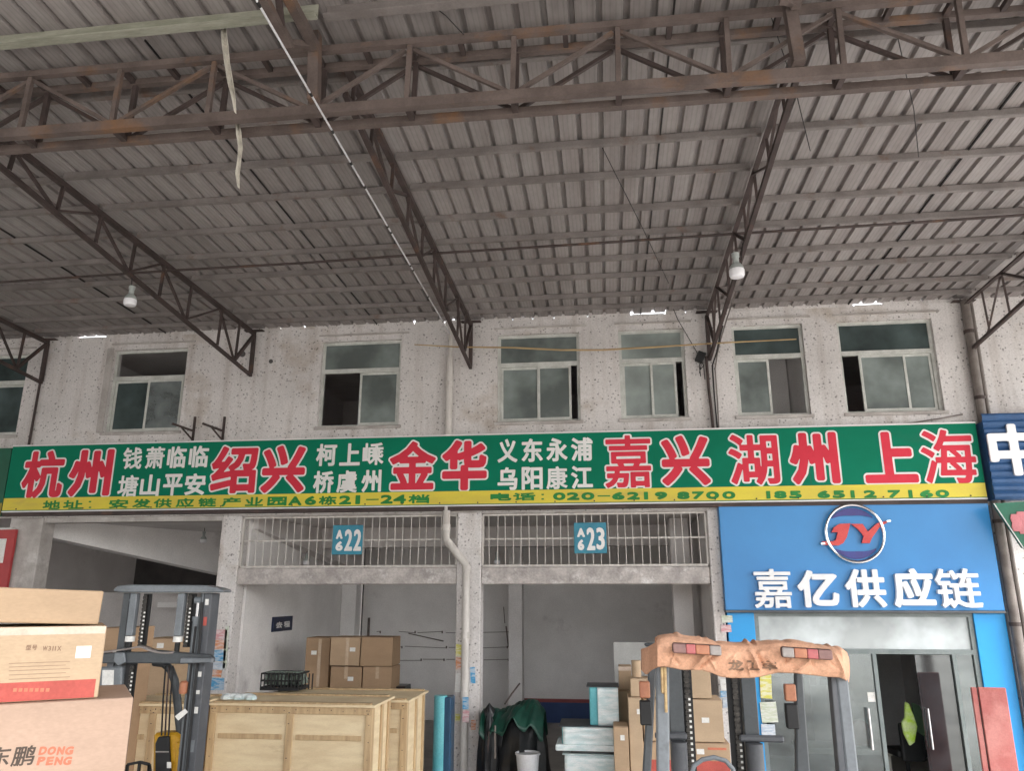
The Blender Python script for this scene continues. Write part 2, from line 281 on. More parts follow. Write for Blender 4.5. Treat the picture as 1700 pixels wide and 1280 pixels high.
def letter(mb, ch, r, bold, cell, O, U, V, N, thick=0., d0=0., shear=0.):
    """fill rectangle r=(u0,u1,v0,v1) of the plane O+uU+vV with the glyph, its strokes grown by bold"""
    u0, u1, v0, v1 = r; g = max(min(bold, .3 * (u1 - u0), .3 * (v1 - v0)), 0)
    u0 += g; u1 -= g; v0 += g; v1 -= g
    S = glyph(ch) * np.array([u1 - u0, v1 - v0]) + np.array([u0, v0])
    if shear: S[..., 0] += shear * (S[..., 1] - (v0 + v1) / 2)
    lo = S.reshape(-1, 2).min(0) - bold - 2 * cell; hi = S.reshape(-1, 2).max(0) + bold + 2 * cell
    nx, ny = int((hi[0] - lo[0]) / cell) + 2, int((hi[1] - lo[1]) / cell) + 2
    X = lo[0] + np.arange(nx) * cell; Yv = lo[1] + np.arange(ny) * cell; P = np.stack(np.meshgrid(X, Yv, indexing='ij'), -1).reshape(-1, 2)
    D = np.full(len(P), 1e9); ins = np.zeros(len(P), bool)
    for a, b in S:
        ab = b - a; t = np.clip(((P - a) @ ab) / max(ab @ ab, 1e-12), 0, 1); q = P - a - t[:, None] * ab; D = np.minimum(D, (q * q).sum(1))
        c = (a[1] > P[:, 1]) != (b[1] > P[:, 1])
        if abs(ab[1]) > 1e-12: ins ^= c & (P[:, 0] < a[0] + (P[:, 1] - a[1]) / ab[1] * ab[0])
    D = np.sqrt(D); Fd = (np.where(ins, D, -D) + bold).reshape(nx, ny)
    O, U, V, N = (np.array(k, float) for k in (O, U, V, N))
    def pt(u, v, d): return tuple(O + U * u + V * v + N * d)
    ok = Fd > 0; top = d0 + thick
    def face(pl): mb.add([pt(u, v, top) for u, v in pl], [tuple(range(len(pl)))])
    for j in range(ny - 1):
        run = None
        for i in range(nx):
            full = i < nx - 1 and ok[i, j] and ok[i + 1, j] and ok[i, j + 1] and ok[i + 1, j + 1]
            if full:
                if run is None: run = i
                continue
            if run is not None: face([(X[run], Yv[j]), (X[i], Yv[j]), (X[i], Yv[j + 1]), (X[run], Yv[j + 1])]); run = None
            if i == nx - 1: break
            cs = [(i, j), (i + 1, j), (i + 1, j + 1), (i, j + 1)]; s = [ok[c] for c in cs]
            if not any(s): continue
            pl, cross = [], []
            for k in range(4):
                a, b = cs[k], cs[(k + 1) % 4]
                if ok[a]: pl.append((X[a[0]], Yv[a[1]]))
                if ok[a] != ok[b]:
                    t = Fd[a] / (Fd[a] - Fd[b]); e = (X[a[0]] + (X[b[0]] - X[a[0]]) * t, Yv[a[1]] + (Yv[b[1]] - Yv[a[1]]) * t); pl.append(e); cross.append(e)
            if s in ([True, False, True, False], [False, True, False, True]) or len(pl) < 3: continue
            face(pl)
            if thick and len(cross) == 2:
                a, b = cross; mb.add([pt(*a, d0), pt(*b, d0), pt(*b, top), pt(*a, top)], [(0, 1, 2, 3)])
def fl(mb, ch, box, Y, bold, cell, d=.0, thick=0., shear=0.):   # a letter that faces the yard, given by its box in survey pixels
    letter(mb, ch, rect(*box, Y), bold, cell, (0, Y, 0), (1, 0, 0), (0, 0, 1), (0, -1, 0), thick, d, shear)
# ================================================================== SETTING
g = MB().add([(-60, -60, 0), (60, -60, 0), (60, 40, 0), (-60, 40, 0)], [(0, 1, 2, 3)])
tag(link('ground', g, m_ground, org=(0, 0, 0), kind='structure'), 'grey concrete yard and warehouse floor', 'ground')
# ------------------------------------------------------------------ warehouse building
B = thing('warehouse_building', (-2, 0, 0), 'two storey warehouse with speckled pinkish mosaic wall, sliding windows and open loading bays', 'building')
XL, XR = -25.0, 9.5
WIN = [(-11.2, -9.72), (-8.16, -6.84), (-4.52, -3.19), (-1.63, -.34), (.27, 1.27), (1.99, 3.04), (3.54, 4.9)]
WZ0, WZ1, WT = 5.17, 6.59, 6.10
xs = [XL] + [v for p in WIN for v in p] + [6.3, 7.6, XR]
WIN.append((6.3, 7.6))
link('upper_wall', MB().wall(xs, [3.80, WZ0, WZ1, 6.822], lambda i, j: j == 1 and i % 2 == 1, 0, .22), m_wall, B)
for a, b in ((-9.55, -8.98), (-5.95, -5.63), (-2.22, -1.86), (1.44, 1.60), (5.30, 5.75), (8.6, 8.95), (-13.3, -12.9)):
    link('pillar', MB().box(a, b, .0, .3, 0, 3.798), m_conc if a in (-9.55,) else m_wall, B, bevel=.012)
for a, b in ((-5.63, -2.22), (-1.86, 1.44)):
    mb = MB().box(a, b, .03, .25, 2.75, 2.995); link('lintel', mb, m_chip, B, bevel=.015)
    mb = MB().box(a, b, .0, .26, 3.775, 3.797); link('lintel', mb, m_conc, B)
link('lintel', MB().box(-8.98, -5.95, .03, .25, 3.72, 3.797), m_conc, B)
# drip mouldings over the windows
for a, b in WIN:
    link('window_sill', MB().box(a - .04, b + .04, -.03, .1, WZ0 - .05, WZ0 - .002), m_conc, B, bevel=.006)
    link('window_hood', MB().box(a - .05, b + .12, -.025, -.002, WZ1 + .09, WZ1 + .115), m_conc, B)
link('window_reveal', MB().box(-8.28, -8.165, -.02, .2, WZ0, WZ1 + .04), m_conc, B, bevel=.008)
x = XL
while x < XR - .1:  # blocks added along the wall top to shut most of the bright eave gap
    wd = random.uniform(.15, .7); hh = random.choice((.02, .055, .078, .082, .085, .085, .086, .086, .087, .087, .087)) + random.uniform(0, .004)
    if 0 < 1: link('eave_gap_block', MB().add([(x, .002, 6.8225), (x + wd, .002, 6.8225), (x + wd, .2, 6.8225), (x, .2, 6.8225), (x + .02, .006, 6.822 + hh), (x + wd - .03, .006, 6.822 + hh * .9), (x + wd - .03, .15, 6.822 + hh * .8), (x + .02, .15, 6.822 + hh)], [(0, 1, 5, 4), (1, 2, 6, 5), (2, 3, 7, 6), (3, 0, 4, 7), (4, 5, 6, 7)]), m_wall, B) if x > -13 else None
    x += wd
# ground floor inside
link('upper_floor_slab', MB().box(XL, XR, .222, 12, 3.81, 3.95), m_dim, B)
link('back_wall', MB().box(-5.5, 1.6, 6.0, 6.2, 0, 3.8), m_plaster, B)
link('dado', MB().box(-2.1, 1.42, 5.975, 5.998, 0, .40), m_bluedado, B); link('dado_line', MB().box(-2.1, 1.42, 5.97, 5.997, .402, .47), m_redline, B)
link('partition_wall', MB().box(-5.72, -5.6, .31, 6.2, 0, 3.8), m_plaster, B)
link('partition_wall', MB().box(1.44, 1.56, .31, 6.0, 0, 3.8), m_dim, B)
link('column', MB().box(-5.59, -5.27, 4.75, 5.1, 0, 3.8), m_plaster, B, bevel=.01)
link('column', MB().box(-2.06, -1.78, 4.85, 5.2, 0, 3.8), m_plaster, B, bevel=.01)
link('column', MB().box(1.0, 1.3, 1.3, 1.62, 0, 3.8), m_dim, B, bevel=.01)
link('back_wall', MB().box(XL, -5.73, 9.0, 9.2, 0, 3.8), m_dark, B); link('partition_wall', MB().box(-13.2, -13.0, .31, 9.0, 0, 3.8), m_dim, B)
link('beam', MB().box(-5.55, 1.42, 2.6, 2.95, 3.45, 3.805), m_dim, B)
a0, a1 = at(66, 888, .35), at(420, 965, 4.2)
def skew_beam(p, q, th, top):
    p, q = Vector(p), Vector(q); d = (q - p); d.z = 0; n = Vector((-d.y, d.x, 0)).normalized() * th
    vs = [p, q, q + n, p + n]; vs2 = [Vector((k.x, k.y, top)) for k in vs]
    return MB().add([tuple(k) for k in vs + vs2], [(3, 2, 1, 0), (4, 5, 6, 7), (0, 1, 5, 4), (1, 2, 6, 5), (2, 3, 7, 6), (3, 0, 4, 7)])
link('beam', skew_beam((a0[0], .32, a0[2]), (a1[0], 4.2, a1[2]), .3, 3.805), m_plaster, B)
p0, p1 = at(428, 878, .35), at(600, 948, 4.5)
link('beam', skew_beam((p0[0], .36, p0[2]), (p1[0], 4.5, p1[2]), .28, 3.803), m_dim, B)
link('stair_wall', MB().box(-12.9, -8.6, 5.2, 5.3, 1.2, 2.65), m_dim, B)
for z in (2.75, 2.45):
    link('storage_rail', MB().box(-9.6, -5.8, 4.6, 4.7, z - .11, z), m_plaster, B)
M_ROD = M('rusty rod stain', (.2, .165, .15), (.12, .1, .09), scale=9)
def rod(pxs, wd): a, c = at(*pxs[0], 5.95), at(*pxs[1], 5.95); link('wall_rod', MB().bar((a[0], 5.96, a[2]), (c[0], 5.96, c[2]), wd * .8, wd * .8), M_ROD, B)
for y, xs_ in ((1050, ((625, 632), (662, 690), (693, 735), (740, 772), (802, 846))), (1075, ((658, 668), (672, 742), (745, 775), (800, 843))), (1096, ((655, 700), (702, 738), (741, 770), (803, 845)))):
    for a, c in xs_: rod(((a, y + random.uniform(-1.5, 1.5)), (c, y + random.uniform(-1.5, 1.5))), .014); rod(((c - 1, y - 2), (c - 1, y + 2)), .03)
rod(((612.5, 1026), (611, 1058)), .055); rod(((678, 1052), (736, 1065)), .025); rod(((640, 1032), (642, 1034)), .3) if False else None
rod(((836, 1008), (838, 1035)), .018); rod(((840, 1040), (844, 1075)), .03)
# upper rooms
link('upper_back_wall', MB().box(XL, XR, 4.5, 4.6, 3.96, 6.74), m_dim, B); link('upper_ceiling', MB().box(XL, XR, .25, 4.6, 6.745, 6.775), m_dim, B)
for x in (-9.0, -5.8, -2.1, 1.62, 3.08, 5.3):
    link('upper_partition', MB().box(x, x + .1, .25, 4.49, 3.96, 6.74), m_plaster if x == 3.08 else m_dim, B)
link('upper_partition', MB().box(2.2, 3.06, 1.3, 1.36, 3.96, 6.74), m_plaster, B)
# windows
def window(a, b, trans, panes, mull):
    """panes: list of (x0, x1, material or None, frame y)"""
    fr = MB(); y0, y1 = .07, .12; t = .045
    fr.box(a, b, y0, y1, WZ1 - t, WZ1); fr.box(a, b, y0, y1, WZ0, WZ0 + .035); fr.box(a, a + t, y0, y1, WZ0 + .035, WZ1 - t); fr.box(b - t, b, y0, y1, WZ0 + .035, WZ1 - t)
    fr.box(a + t, b - t, y0 - .01, y1, WT - .035, WT + .035)
    f = link('window', fr, m_alu, B)
    if trans: link('transom_pane', MB().box(a + t, b - t, .092, .098, WT + .036, WZ1 - t - .001), trans, f)
    for x0, x1, m, y in panes:
        s = MB(); q = .035; z0, z1 = WZ0 + .036, WT - .036
        s.box(x0, x1, y - .012, y + .012, z0, z0 + q); s.box(x0, x1, y - .012, y + .012, z1 - q, z1); s.box(x0, x0 + q, y - .012, y + .012, z0 + q, z1 - q); s.box(x1 - q, x1, y - .012, y + .012, z0 + q, z1 - q)
        link('sash', s, m_alu, f); link('pane', MB().box(x0 + q, x1 - q, y - .003, y + .003, z0 + q, z1 - q), m, f)
    return f
W = WIN
window(*W[0], m_tint, [(-10.45, -9.77, m_tint, .105)], 0)
f = window(*W[1], None, [(-8.11, -7.47, m_tint, .105), (-7.52, -6.89, m_clear, .078)], 0)
window(*W[2], m_frosted, [(-3.88, -3.24, m_frosted, .105)], 0)
window(*W[3], m_frosted, [(-1.58, -.98, m_frosted, .105), (-1.0, -.48, m_frosted, .078)], 0)
window(*W[4], m_frostlt, [(.315, .78, m_frostlt, .105), (.74, 1.13, m_frostlt, .078)], 0)
window(*W[5], m_tint, [(2.03, 2.52, m_frosted, .105)], 0)
window(*W[6], m_tint, [(3.82, 4.48, m_frosted, .078), (4.2, 4.85, m_frosted, .105)], 0)
window(*W[7], m_frosted, [(6.35, 6.95, m_frosted, .105), (6.92, 7.55, m_frosted, .078)], 0)
# paper and boxes behind the first lit window, poster sheets on panes
def flat(name, x0, x1, z0, z1, y, mat, label, cat, th=.01, group=None):
    return tag(link(name, MB().box(x0, x1, y, y + th, z0, z1), mat), label, cat, group)
mb = MB().prism([(-8.05, 5.22), (-7.42, 5.22), (-7.42, 5.52), (-7.95, 5.5)], .2, .45); tag(link('white_sack', mb, m_label, bevel=.03, seg=2), 'white sack slumped behind the left pane of the window with clear transom', 'sack')
mb = MB().prism([(-7.36, 5.22), (-6.95, 5.22), (-6.95, 5.5), (-7.4, 5.53)], .2, .45); tag(link('white_sack', mb, m_label, bevel=.03, seg=2), 'white sack behind the right pane, narrow gap to the other sack', 'sack')
flat('paper_sheet', -3.83, -3.28, 5.25, 5.52, .125, m_label, 'pale paper sheet covering the lower third of a frosted pane', 'paper')
# ventilation grilles over bays
def grille(a, b, n, pip):
    z0, z1 = 3.0, 3.773; y = .06
    f = MB().bar((a + .02, y, z0 + .014), (b - .02, y, z0 + .014), .028).bar((a + .02, y, z1 - .014), (b - .02, y, z1 - .014), .028).bar((a + .02, y, z0 + .03), (a + .02, y, z1 - .03), .028).bar((b - .02, y, z0 + .03), (b - .02, y, z1 - .03), .028).bar((a + .04, y + .018, 3.405), (b - .04, y + .018, 3.405), .022)
    gr = link('window_grille', f, m_pipe, B)
    for k in range(n):
        x = a + (b - a) * (k + 1) / (n + 1) + random.uniform(-.006, .006); dx = random.uniform(-.012, .012)
        link('bar', MB().tube([(x, y, z0 + .029), (x + dx, y - .004, z1 - .029)], .006, 6), m_pipe, gr)
grille(-5.63, -2.22, 27, 0); grille(-1.86, 1.44, 27, 0)
# ------------------------------------------------------------------ canopy of rusty trusses over the yard
zr = lambda y: 6.872 - .02 * y
C = thing('canopy_roof', (-2, -6, 0), 'corrugated metal canopy roof on rusty brown steel trusses', 'roof')
TX = [-24.1, -20.4, -16.8, -13.1, -9.38, -5.68, -2.05, 1.63, 5.36, 9.1]  # first three spans are unseen, added to dim the light from the left
YF = -14.2
def sheet(x0, x1, y0, y1, dz, phase=0):
    mb = MB(); P = .215; x = x0 + phase; prof = [(x0, 0)]
    while x < x1 - .1:
        for dx, dz_ in ((.152, 0), (.163, .04), (.198, .04), (.209, 0)):
            if x + dx < x1: prof.append((x + dx, dz_))
        x += P
    prof.append((x1, 0)); ys = [y0, (y0 * 2 + y1) / 3, (y0 + 2 * y1) / 3, y1]; o = 0
    for y in ys: mb.v += [(px, y, zr(y) + pz + dz) for px, pz in prof]
    n = len(prof)
    for r_ in range(len(ys) - 1):
        for k in range(n - 1): a = r_ * n + k; mb.f.append((a, a + n, a + n + 1, a + 1))
    return mb
sp = [TX[0] - 1.2] + TX[1:-1] + [TX[-1] + .2]
for i in range(len(sp) - 1):
    a, b = sp[i], sp[i + 1]; mid = a + (b - a) * (.56 if i != 6 else .72)
    for j, (u, v) in enumerate(((a, mid), (mid + .012, b + .07))):
        for (y0, y1, dz) in ((.055, -6.6, 0), (-6.4, YF if i > 4 else -27, .012)):  # left sheets extended far back, out of view, to block light there
            link('roof_sheet', sheet(u, v + (.05 if j == 0 else 0), y0, y1, dz + j * .006, phase=.03 * j), m_sheet, C)
    link('lap_seam', MB().bar((mid + .03, .2, zr(.2) - .008), (mid + .03 + random.uniform(-.02, .02), -6.55, zr(-6.55) - .006), .012, .02), m_cable, C)
PY = [-.40, -.86, -1.54, -2.09, -2.78, -3.43, -4.1, -4.75, -5.45, -6.0]
for i in range(len(TX) - 1):
    a, b = TX[i], TX[i + 1]
    for y in PY + [-7.45, -8.15, -8.75, -9.3, -10.2, -11.2, -12.3, -13.4, -14.1]:
        yy = y + random.uniform(-.035, .035); yb = yy + random.uniform(-.02, .02); z = -.002; h = .062; t = .007
        mb = MB()
        mb.bar((a + .03, yy, zr(yy) + z - h / 2), (b - .03, yb, zr(yb) + z - h / 2 - random.uniform(0, .012)), t, h)
        mb.bar((a + .03, yy + .028, zr(yy) + z - h), (b - .03, yb + .028, zr(yb) + z - h - .004), .045, t); mb.bar((a + .03, yy + .028, zr(yy) + z - .012), (b - .03, yb + .028, zr(yb) + z - .012), .05, t)
        link('purlin', mb, m_purlin, C)
    y = -6.72; mb = MB().bar((a + .03, y, zr(y) - .07), (b - .03, y - .03, zr(y) - .07), .012, .13).bar((a + .03, y - .04, zr(y) - .135), (b - .03, y - .07, zr(y) - .135), .08, .012)
    link('purlin', mb, m_purlin2 if i in (4, 5) else m_purlin, C)
def rafter(x, full):
    yw = -.03; top = lambda y: zr(y) - .105; bot = lambda y: 6.05 - .095 * y
    mb = MB(); ye = -6.15
    mb.angle((x, yw, top(yw)), (x, ye, top(ye)), .055, .01).bar((x, yw, bot(yw)), (x, ye, bot(ye)), .046, .046)
    r = link('rafter_truss', mb, m_rustd, C); mats = m_rustd
    link('brace', MB().bar((x, yw - .02, bot(yw) + .03), (x, yw - .02, top(yw) - .02), .055), mats, r)
    if full: link('brace', MB().bar((x, yw - .04, top(yw) - .04), (x, -.62, bot(-.62) + .03), .045), mats, r)
    ys = [-.62, -1.2, -2.09, -2.78, -3.43, -4.1, -4.75, -5.45, -6.0]
    for k, y in enumerate(ys):
        link('brace', MB().angle((x + .01, y, bot(y) + .03), (x + .01, y + .03, top(y) - .02), .03, .005), mats, r)
        if k: link('brace', MB().angle((x - .012, ys[k - 1], (bot if k % 2 else top)(ys[k - 1]) + (.03 if k % 2 else -.02)), (x - .012, y, (top if k % 2 else bot)(y) + (-.02 if k % 2 else .03)), .028, .005), mats, r)
    link('gusset', MB().bar((x - .16, yw - .03, top(yw) + .045), (x + .16, yw - .03, top(yw) + .045), .1, .012), mats, r)
for x in TX[2:]: rafter(x, x < 5)
# box girder crossing the yard
Y1, Y2, ZB, ZT = -6.2, -6.41, 6.30, 6.865
mb = MB()
for y in (Y1, Y2):
    hb = .085 if y == Y2 else .06
    mb.bar((-25, y, ZB), (9.3, y, ZB), .06, hb); mb.bar((-25, y, ZT), (9.3, y, ZT), .055, .055)
G = link('girder_truss', mb, m_rust, C)
nodes = [-10.3, -9.45, -8.6, -7.72, -6.85, -5.97, -5.1, -4.22, -3.33, -2.4, -1.56, -.66, .21, 1.09, 1.97, 2.88, 3.78, 4.68, 5.58]; nodes = [x * .929 for x in nodes]
for k, x in enumerate(nodes):
    for y in (Y1, Y2):
        link('brace', MB().bar((x, y, ZB + .03), (x + .01, y, ZT - .03), .038), m_rust if y == Y2 else m_rustd, G)
        if k < len(nodes) - 1:
            a, b = (ZT, ZB) if k % 2 == 0 else (ZB, ZT); s = .05 if a == ZB else -.05
            link('brace', MB().bar((x + .03, y + .02, a + s), (nodes[k + 1] - .03, y + .02, b - s), .03), m_rust if y == Y2 else m_rustd, G)
    for dx in (0, .41):
        link('batten', MB().bar((x + dx, Y1 - .03, ZT), (x + dx, Y2 + .03, ZT), .04, .045), m_rustd, G)
    link('batten', MB().bar((x, Y1 - .03, ZB), (x, Y2 + .03, ZB), .045, .05), m_rustd, G)
# front rafters carrying on over the yard, with stub posts up from the girder
for x in TX[4:]:
    xp = x - .13
    mb = MB().bar((xp, -6.47, ZB + .05), (xp - .03, -6.48, zr(-6.5) - .03), .085, .085).bar((xp - .0, -6.53, 6.80), (xp - .05, -13.8, 6.96), .07, .07).bar((xp - .13, -6.7, 6.70), (xp - .13, -13.8, 6.78), .06, .06)
    mb.bar((xp - .02, -6.56, 6.80), (xp - .13, -6.72, 6.70), .045)
    f = link('front_rafter', mb, m_rust, C)
    for k in range(10):
        y = -6.85 - k * .68; link('brace', MB().bar((xp - .13, y, 6.72 + .008 * k), (xp - .04, y - .3, 6.78 + .012 * k), .045), m_rustd, f)
# unseen posts for the girder, outer edge and the added left roof
for x in (-25.0, -14.0, 9.3):
    for y in (-6.3, -13.9) if x > 0 else (-6.3, -13.9, -26.8): link('post', MB().box(x - .12, x + .12, y - .12, y + .12, 0, zr(y) - .15), m_rust, C)
link('edge_beam', MB().bar((-25.2, YF + .1, zr(YF) - .2), (9.4, YF + .1, zr(YF) - .2), .15, .2), m_rust, C)
def lump(cx_, cy_, z0, z1, rx, ry, seed, n=30, m=12, sag=.14):
    rnd = random.Random(seed); ph = [rnd.uniform(0, 6.28) for _ in range(8)]; mb = MB(); vs = []
    for i in range(m + 1):
        t = i / m
        for k in range(n):
            a = 2 * math.pi * k / n; fold = 1 + sag * math.sin(5 * a + ph[0] + 2 * t) * (1 - t * .5) + .06 * math.sin(11 * a + ph[1] - 3 * t); q = (1 - t ** 3.2) ** .42 * fold
            vs.append((cx_ + rx * q * math.cos(a), cy_ + ry * q * math.sin(a), z0 + (z1 - z0) * t * (1 + .06 * math.sin(3 * a + ph[2]))))
    fs = [(i * n + k, i * n + (k + 1) % n, (i + 1) * n + (k + 1) % n, (i + 1) * n + k) for i in range(m) for k in range(n)]; return mb.add(vs, fs)
# ================================================================== SIGNS
YS = -.13
S = thing('shop_banner', (-2.2, YS, 3.87), 'long green shop banner with red and white city names and a yellow address strip', 'sign')
SX0, SX1, SZ0, SZ1 = -9.62, 5.22, 3.895, 4.945
b = MB().box(SX0, SX1, YS, -.015, SZ0, SZ1); link('sign_body', b, m_green, S)
zy = rect(400, 822, 1200, 842, YS)[3]
link('address_strip', MB().box(SX0 + .002, SX1 - .002, YS - .006, YS - .001, SZ0 + .012, SZ0 + .205), m_yellow, S)
link('sign_edge', MB().box(SX0, SX1, YS - .012, -.012, SZ1 + .001, SZ1 + .022).box(SX0, SX1, YS - .012, -.012, SZ0 - .02, SZ0 - .001), m_white, S)
link('sign_edge', MB().box(SX0, SX1, YS + .01, -.0, SZ0 - .075, SZ0 - .022), m_rustd, S)
for x in (-6.55, -3.4, -.25, 2.9): link('seam', MB().box(x, x + .006, YS - .0015, YS - .0003, SZ0 + .22, SZ1 - .005), m_greend, S)
for k in range(26): x = SX0 + .25 + k * .575; link('fixing_screw', MB().tube([(x, YS - .016, SZ0 + .03), (x, YS - .0061, SZ0 + .03)], .011, 8), m_rustd, S)
big = [('杭', 36, 747, 107, 829), ('州', 113, 745, 187, 826), ('绍', 349, 739, 428, 821), ('兴', 433, 738, 508, 820), ('金', 645, 731, 725, 815), ('华', 732, 729, 810, 816),
       ('嘉', 1002, 721, 1083, 812), ('兴', 1096, 721, 1180, 808), ('湖', 1208, 719, 1295, 807), ('州', 1309, 716, 1394, 806), ('上', 1431, 715, 1523, 804), ('海', 1528, 711, 1622, 805)]
words_ = [(0, 2), (2, 4), (4, 6), (6, 8), (8, 10), (10, 12)]
RB = {'嘉': .013, '湖': .018, '海': .014, '绍': .025, '金': .024, '杭': .027}
for a, c in words_:
    o_, r_ = MB(), MB()
    for ch, *bx in big[a:c]:
        x0, x1, z0, z1 = rect(*bx, YS - .01)
        letter(o_, ch, (x0 - .008, x1 + .008, z0 - .008, z1 + .008), RB.get(ch, .032) + .026, .011, (0, YS - .003, 0), (1, 0, 0), (0, 0, 1), (0, -1, 0))
        letter(r_, ch, (x0 + .016, x1 - .016, z0 + .016, z1 - .016), RB.get(ch, .032), .009, (0, YS - .006, 0), (1, 0, 0), (0, 0, 1), (0, -1, 0))
    k = link('city_name', o_, m_white, S); link('city_name_fill', r_, m_red, k)
def row(chars, boxes, y0, y1, slope=0.0):
    mb = MB()
    for ch, (x0, x1) in zip(chars, boxes): fl(mb, ch, (x0, y0 + slope * (x0 - boxes[0][0]), x1, y1 + slope * (x0 - boxes[0][0])), YS - .003, .0085 if ch in '嵊虞塘萧康钱' else .0115, .006)
    return link('district_names', mb, m_white, S)
row('钱萧临临', [(204, 236), (242, 273), (278, 309), (314, 346)], 743, 779, -.025)
row('塘山平安', [(196, 229), (233, 265), (271, 303), (307, 341)], 789, 825, -.025)
row('柯上嵊', [(525, 559), (564, 598), (602, 637)], 737, 774, -.022)
row('桥虞州', [(520, 554), (559, 593), (600, 633)], 782, 819, -.022)
row('义东永浦', [(826, 859), (866, 901), (907, 942), (948, 984)], 729, 768, -.022)
row('乌阳康江', [(826, 859), (866, 901), (907, 942), (948, 984)], 776, 814, -.02)
def line(items, ya, yb, sl):
    mb = MB(); X0 = items[0][1]
    for ch, x0, x1 in items:
        d = sl * (x0 - X0); y0, y1 = ya + d, yb + d
        if ch == '-': xx0, xx1, z0, z1 = rect(x0, (y0 + y1) / 2 - 1, x1, (y0 + y1) / 2 + 1, YS); mb.add([(xx0, YS - .009, z0), (xx1, YS - .009, z0), (xx1, YS - .009, z1), (xx0, YS - .009, z1)], [(0, 1, 2, 3)]); continue
        if ch == ':':
            for yy in (y0 + 3.5, y1 - 2): xx0, xx1, z0, z1 = rect(x0, yy - 1.2, x1, yy + 1.2, YS); mb.add([(xx0, YS - .009, z0), (xx1, YS - .009, z0), (xx1, YS - .009, z1), (xx0, YS - .009, z1)], [(0, 1, 2, 3)])
            continue
        fl(mb, ch, (x0, y0, x1, y1), YS - .009, .007 if ord(ch) > 255 else .011, .005)
    return link('address_line', mb, m_greentext, S)
line([('地', 71, 100), ('址', 105, 137), (':', 148, 152), ('安', 181, 213), ('发', 220, 250), ('供', 255, 285), ('应', 292, 322), ('链', 329, 359), ('产', 368, 400), ('业', 407, 437), ('园', 444, 476), ('A', 479, 501), ('6', 506, 525), ('栋', 529, 559), ('2', 563, 583), ('1', 590, 598), ('-', 608, 629), ('2', 632, 652), ('4', 653, 674), ('档', 678, 713)], 831, 846, -.0165)
line([('电', 814, 849), ('话', 852, 889), (':', 899, 903)] + [(c, a, b_) for c, a, b_ in (('0', 918, 939), ('2', 941, 962), ('0', 965, 987), ('-', 992, 1013), ('6', 1016, 1037), ('2', 1041, 1062), ('1', 1069, 1076), ('9', 1087, 1108), ('8', 1124, 1145), ('7', 1149, 1169), ('0', 1172, 1194), ('0', 1199, 1221), ('1', 1272, 1279), ('8', 1285, 1306), ('5', 1310, 1331), ('6', 1357, 1378), ('5', 1382, 1403), ('1', 1412, 1419), ('2', 1434, 1455), ('7', 1474, 1495), ('1', 1508, 1515), ('6', 1527, 1549), ('0', 1553, 1576))], 818.5, 831.5, -.0072)
# small spotlights stubs of the banner neighbours: the faded green banner further along
Nb = thing('neighbour_banner', (-10.9, YS, 3.87), 'faded green banner ending beside the long banner, white scrap of lettering', 'sign')
link('sign_body', MB().box(-13.8, -9.66, YS + .03, -.015, 3.82, 4.93), m_greend, Nb); link('address_strip', MB().box(-13.8, -9.662, YS + .022, YS + .029, 3.83, 4.03), M('faded yellow', (.4, .33, .06), rough=.6), Nb)
mb = MB(); letter(mb, '运', (-10.75, -9.92, 4.2, 4.8), .02, .012, (0, YS + .026, 0), (1, 0, 0), (0, 0, 1), (0, -1, 0)); link('lettering', mb, m_white, Nb)
# number plates
for nm, px, digits in (('22', (552, 872, 602, 921), [('A', 558, 880, 569, 895), ('6', 557, 899, 569, 915), ('2', 572, 879, 585, 915), ('2', 587, 879, 600, 915)]), ('23', (953, 868, 1007, 919), [('A', 958, 877, 971, 892), ('6', 959, 896, 970, 914), ('2', 974, 876, 988, 914), ('3', 990, 876, 1004, 913)])):
    x0, x1, z0, z1 = rect(*px, .03)
    P_ = thing('number_plate', ((x0 + x1) / 2, .03, z0), 'teal plate reading A6 %s wired to the bars over a loading bay' % nm, 'sign', 'bay number plates')
    link('plate', MB().box(x0, x1, .022, .034, z0, z1), m_plate, P_, bevel=.004); mb = MB()
    for ch, *bx in digits: fl(mb, ch, bx, .02, .011, .005)
    link('lettering', mb, m_white, P_)
# blue fascia over the glass shopfront
YB = -.10
x0, x1, z0, z1 = 1.60, 5.23, 2.395, 3.872
FS = thing('blue_fascia_sign', (3.4, YB, z0), 'glossy blue shop fascia with white raised characters and a round emblem', 'sign')
link('panel', MB().box(x0, x1, YB, .03, z0, z1), m_bluep, FS, bevel=.006)
link('panel_edge', MB().box(x0 - .002, x1 + .002, YB - .012, .03, z0 - .03, z0 - .001), m_steel, FS)
cx, cz = at(1417, 886, YB)[0], at(1417, 886, YB)[2]; rr = .385
ring = [(cx + rr * math.cos(t), YB - .05, cz + rr * 1.02 * math.sin(t)) for t in np.linspace(0, 2 * math.pi, 49)]
link('emblem_ring', MB().tube(ring, .022, 8, cap=False), m_chrome, FS, smooth=True, weld=True)
def arcband(r0, r1, t0, t1, d):
    mb = MB(); n = 24; vs = []
    for k in range(n + 1):
        t = R(t0 + (t1 - t0) * k / n); e = math.sin(math.pi * k / n)
        for q in (r0 - d * e, r1): vs.append((cx + q * math.cos(t), YB - .02, cz + q * math.sin(t)))
    return mb.add(vs, [(2 * k, 2 * k + 1, 2 * k + 3, 2 * k + 2) for k in range(n)])
for a, c in ((38, 142), (218, 322)): link('emblem_arc', arcband(.335, .35, a, c, .09), m_logop, FS)
def poly_px(pts, y0, y1):
    return MB().prism([(at(px, py, y0)[0], at(px, py, y0)[2]) for px, py in pts], y0, y1)
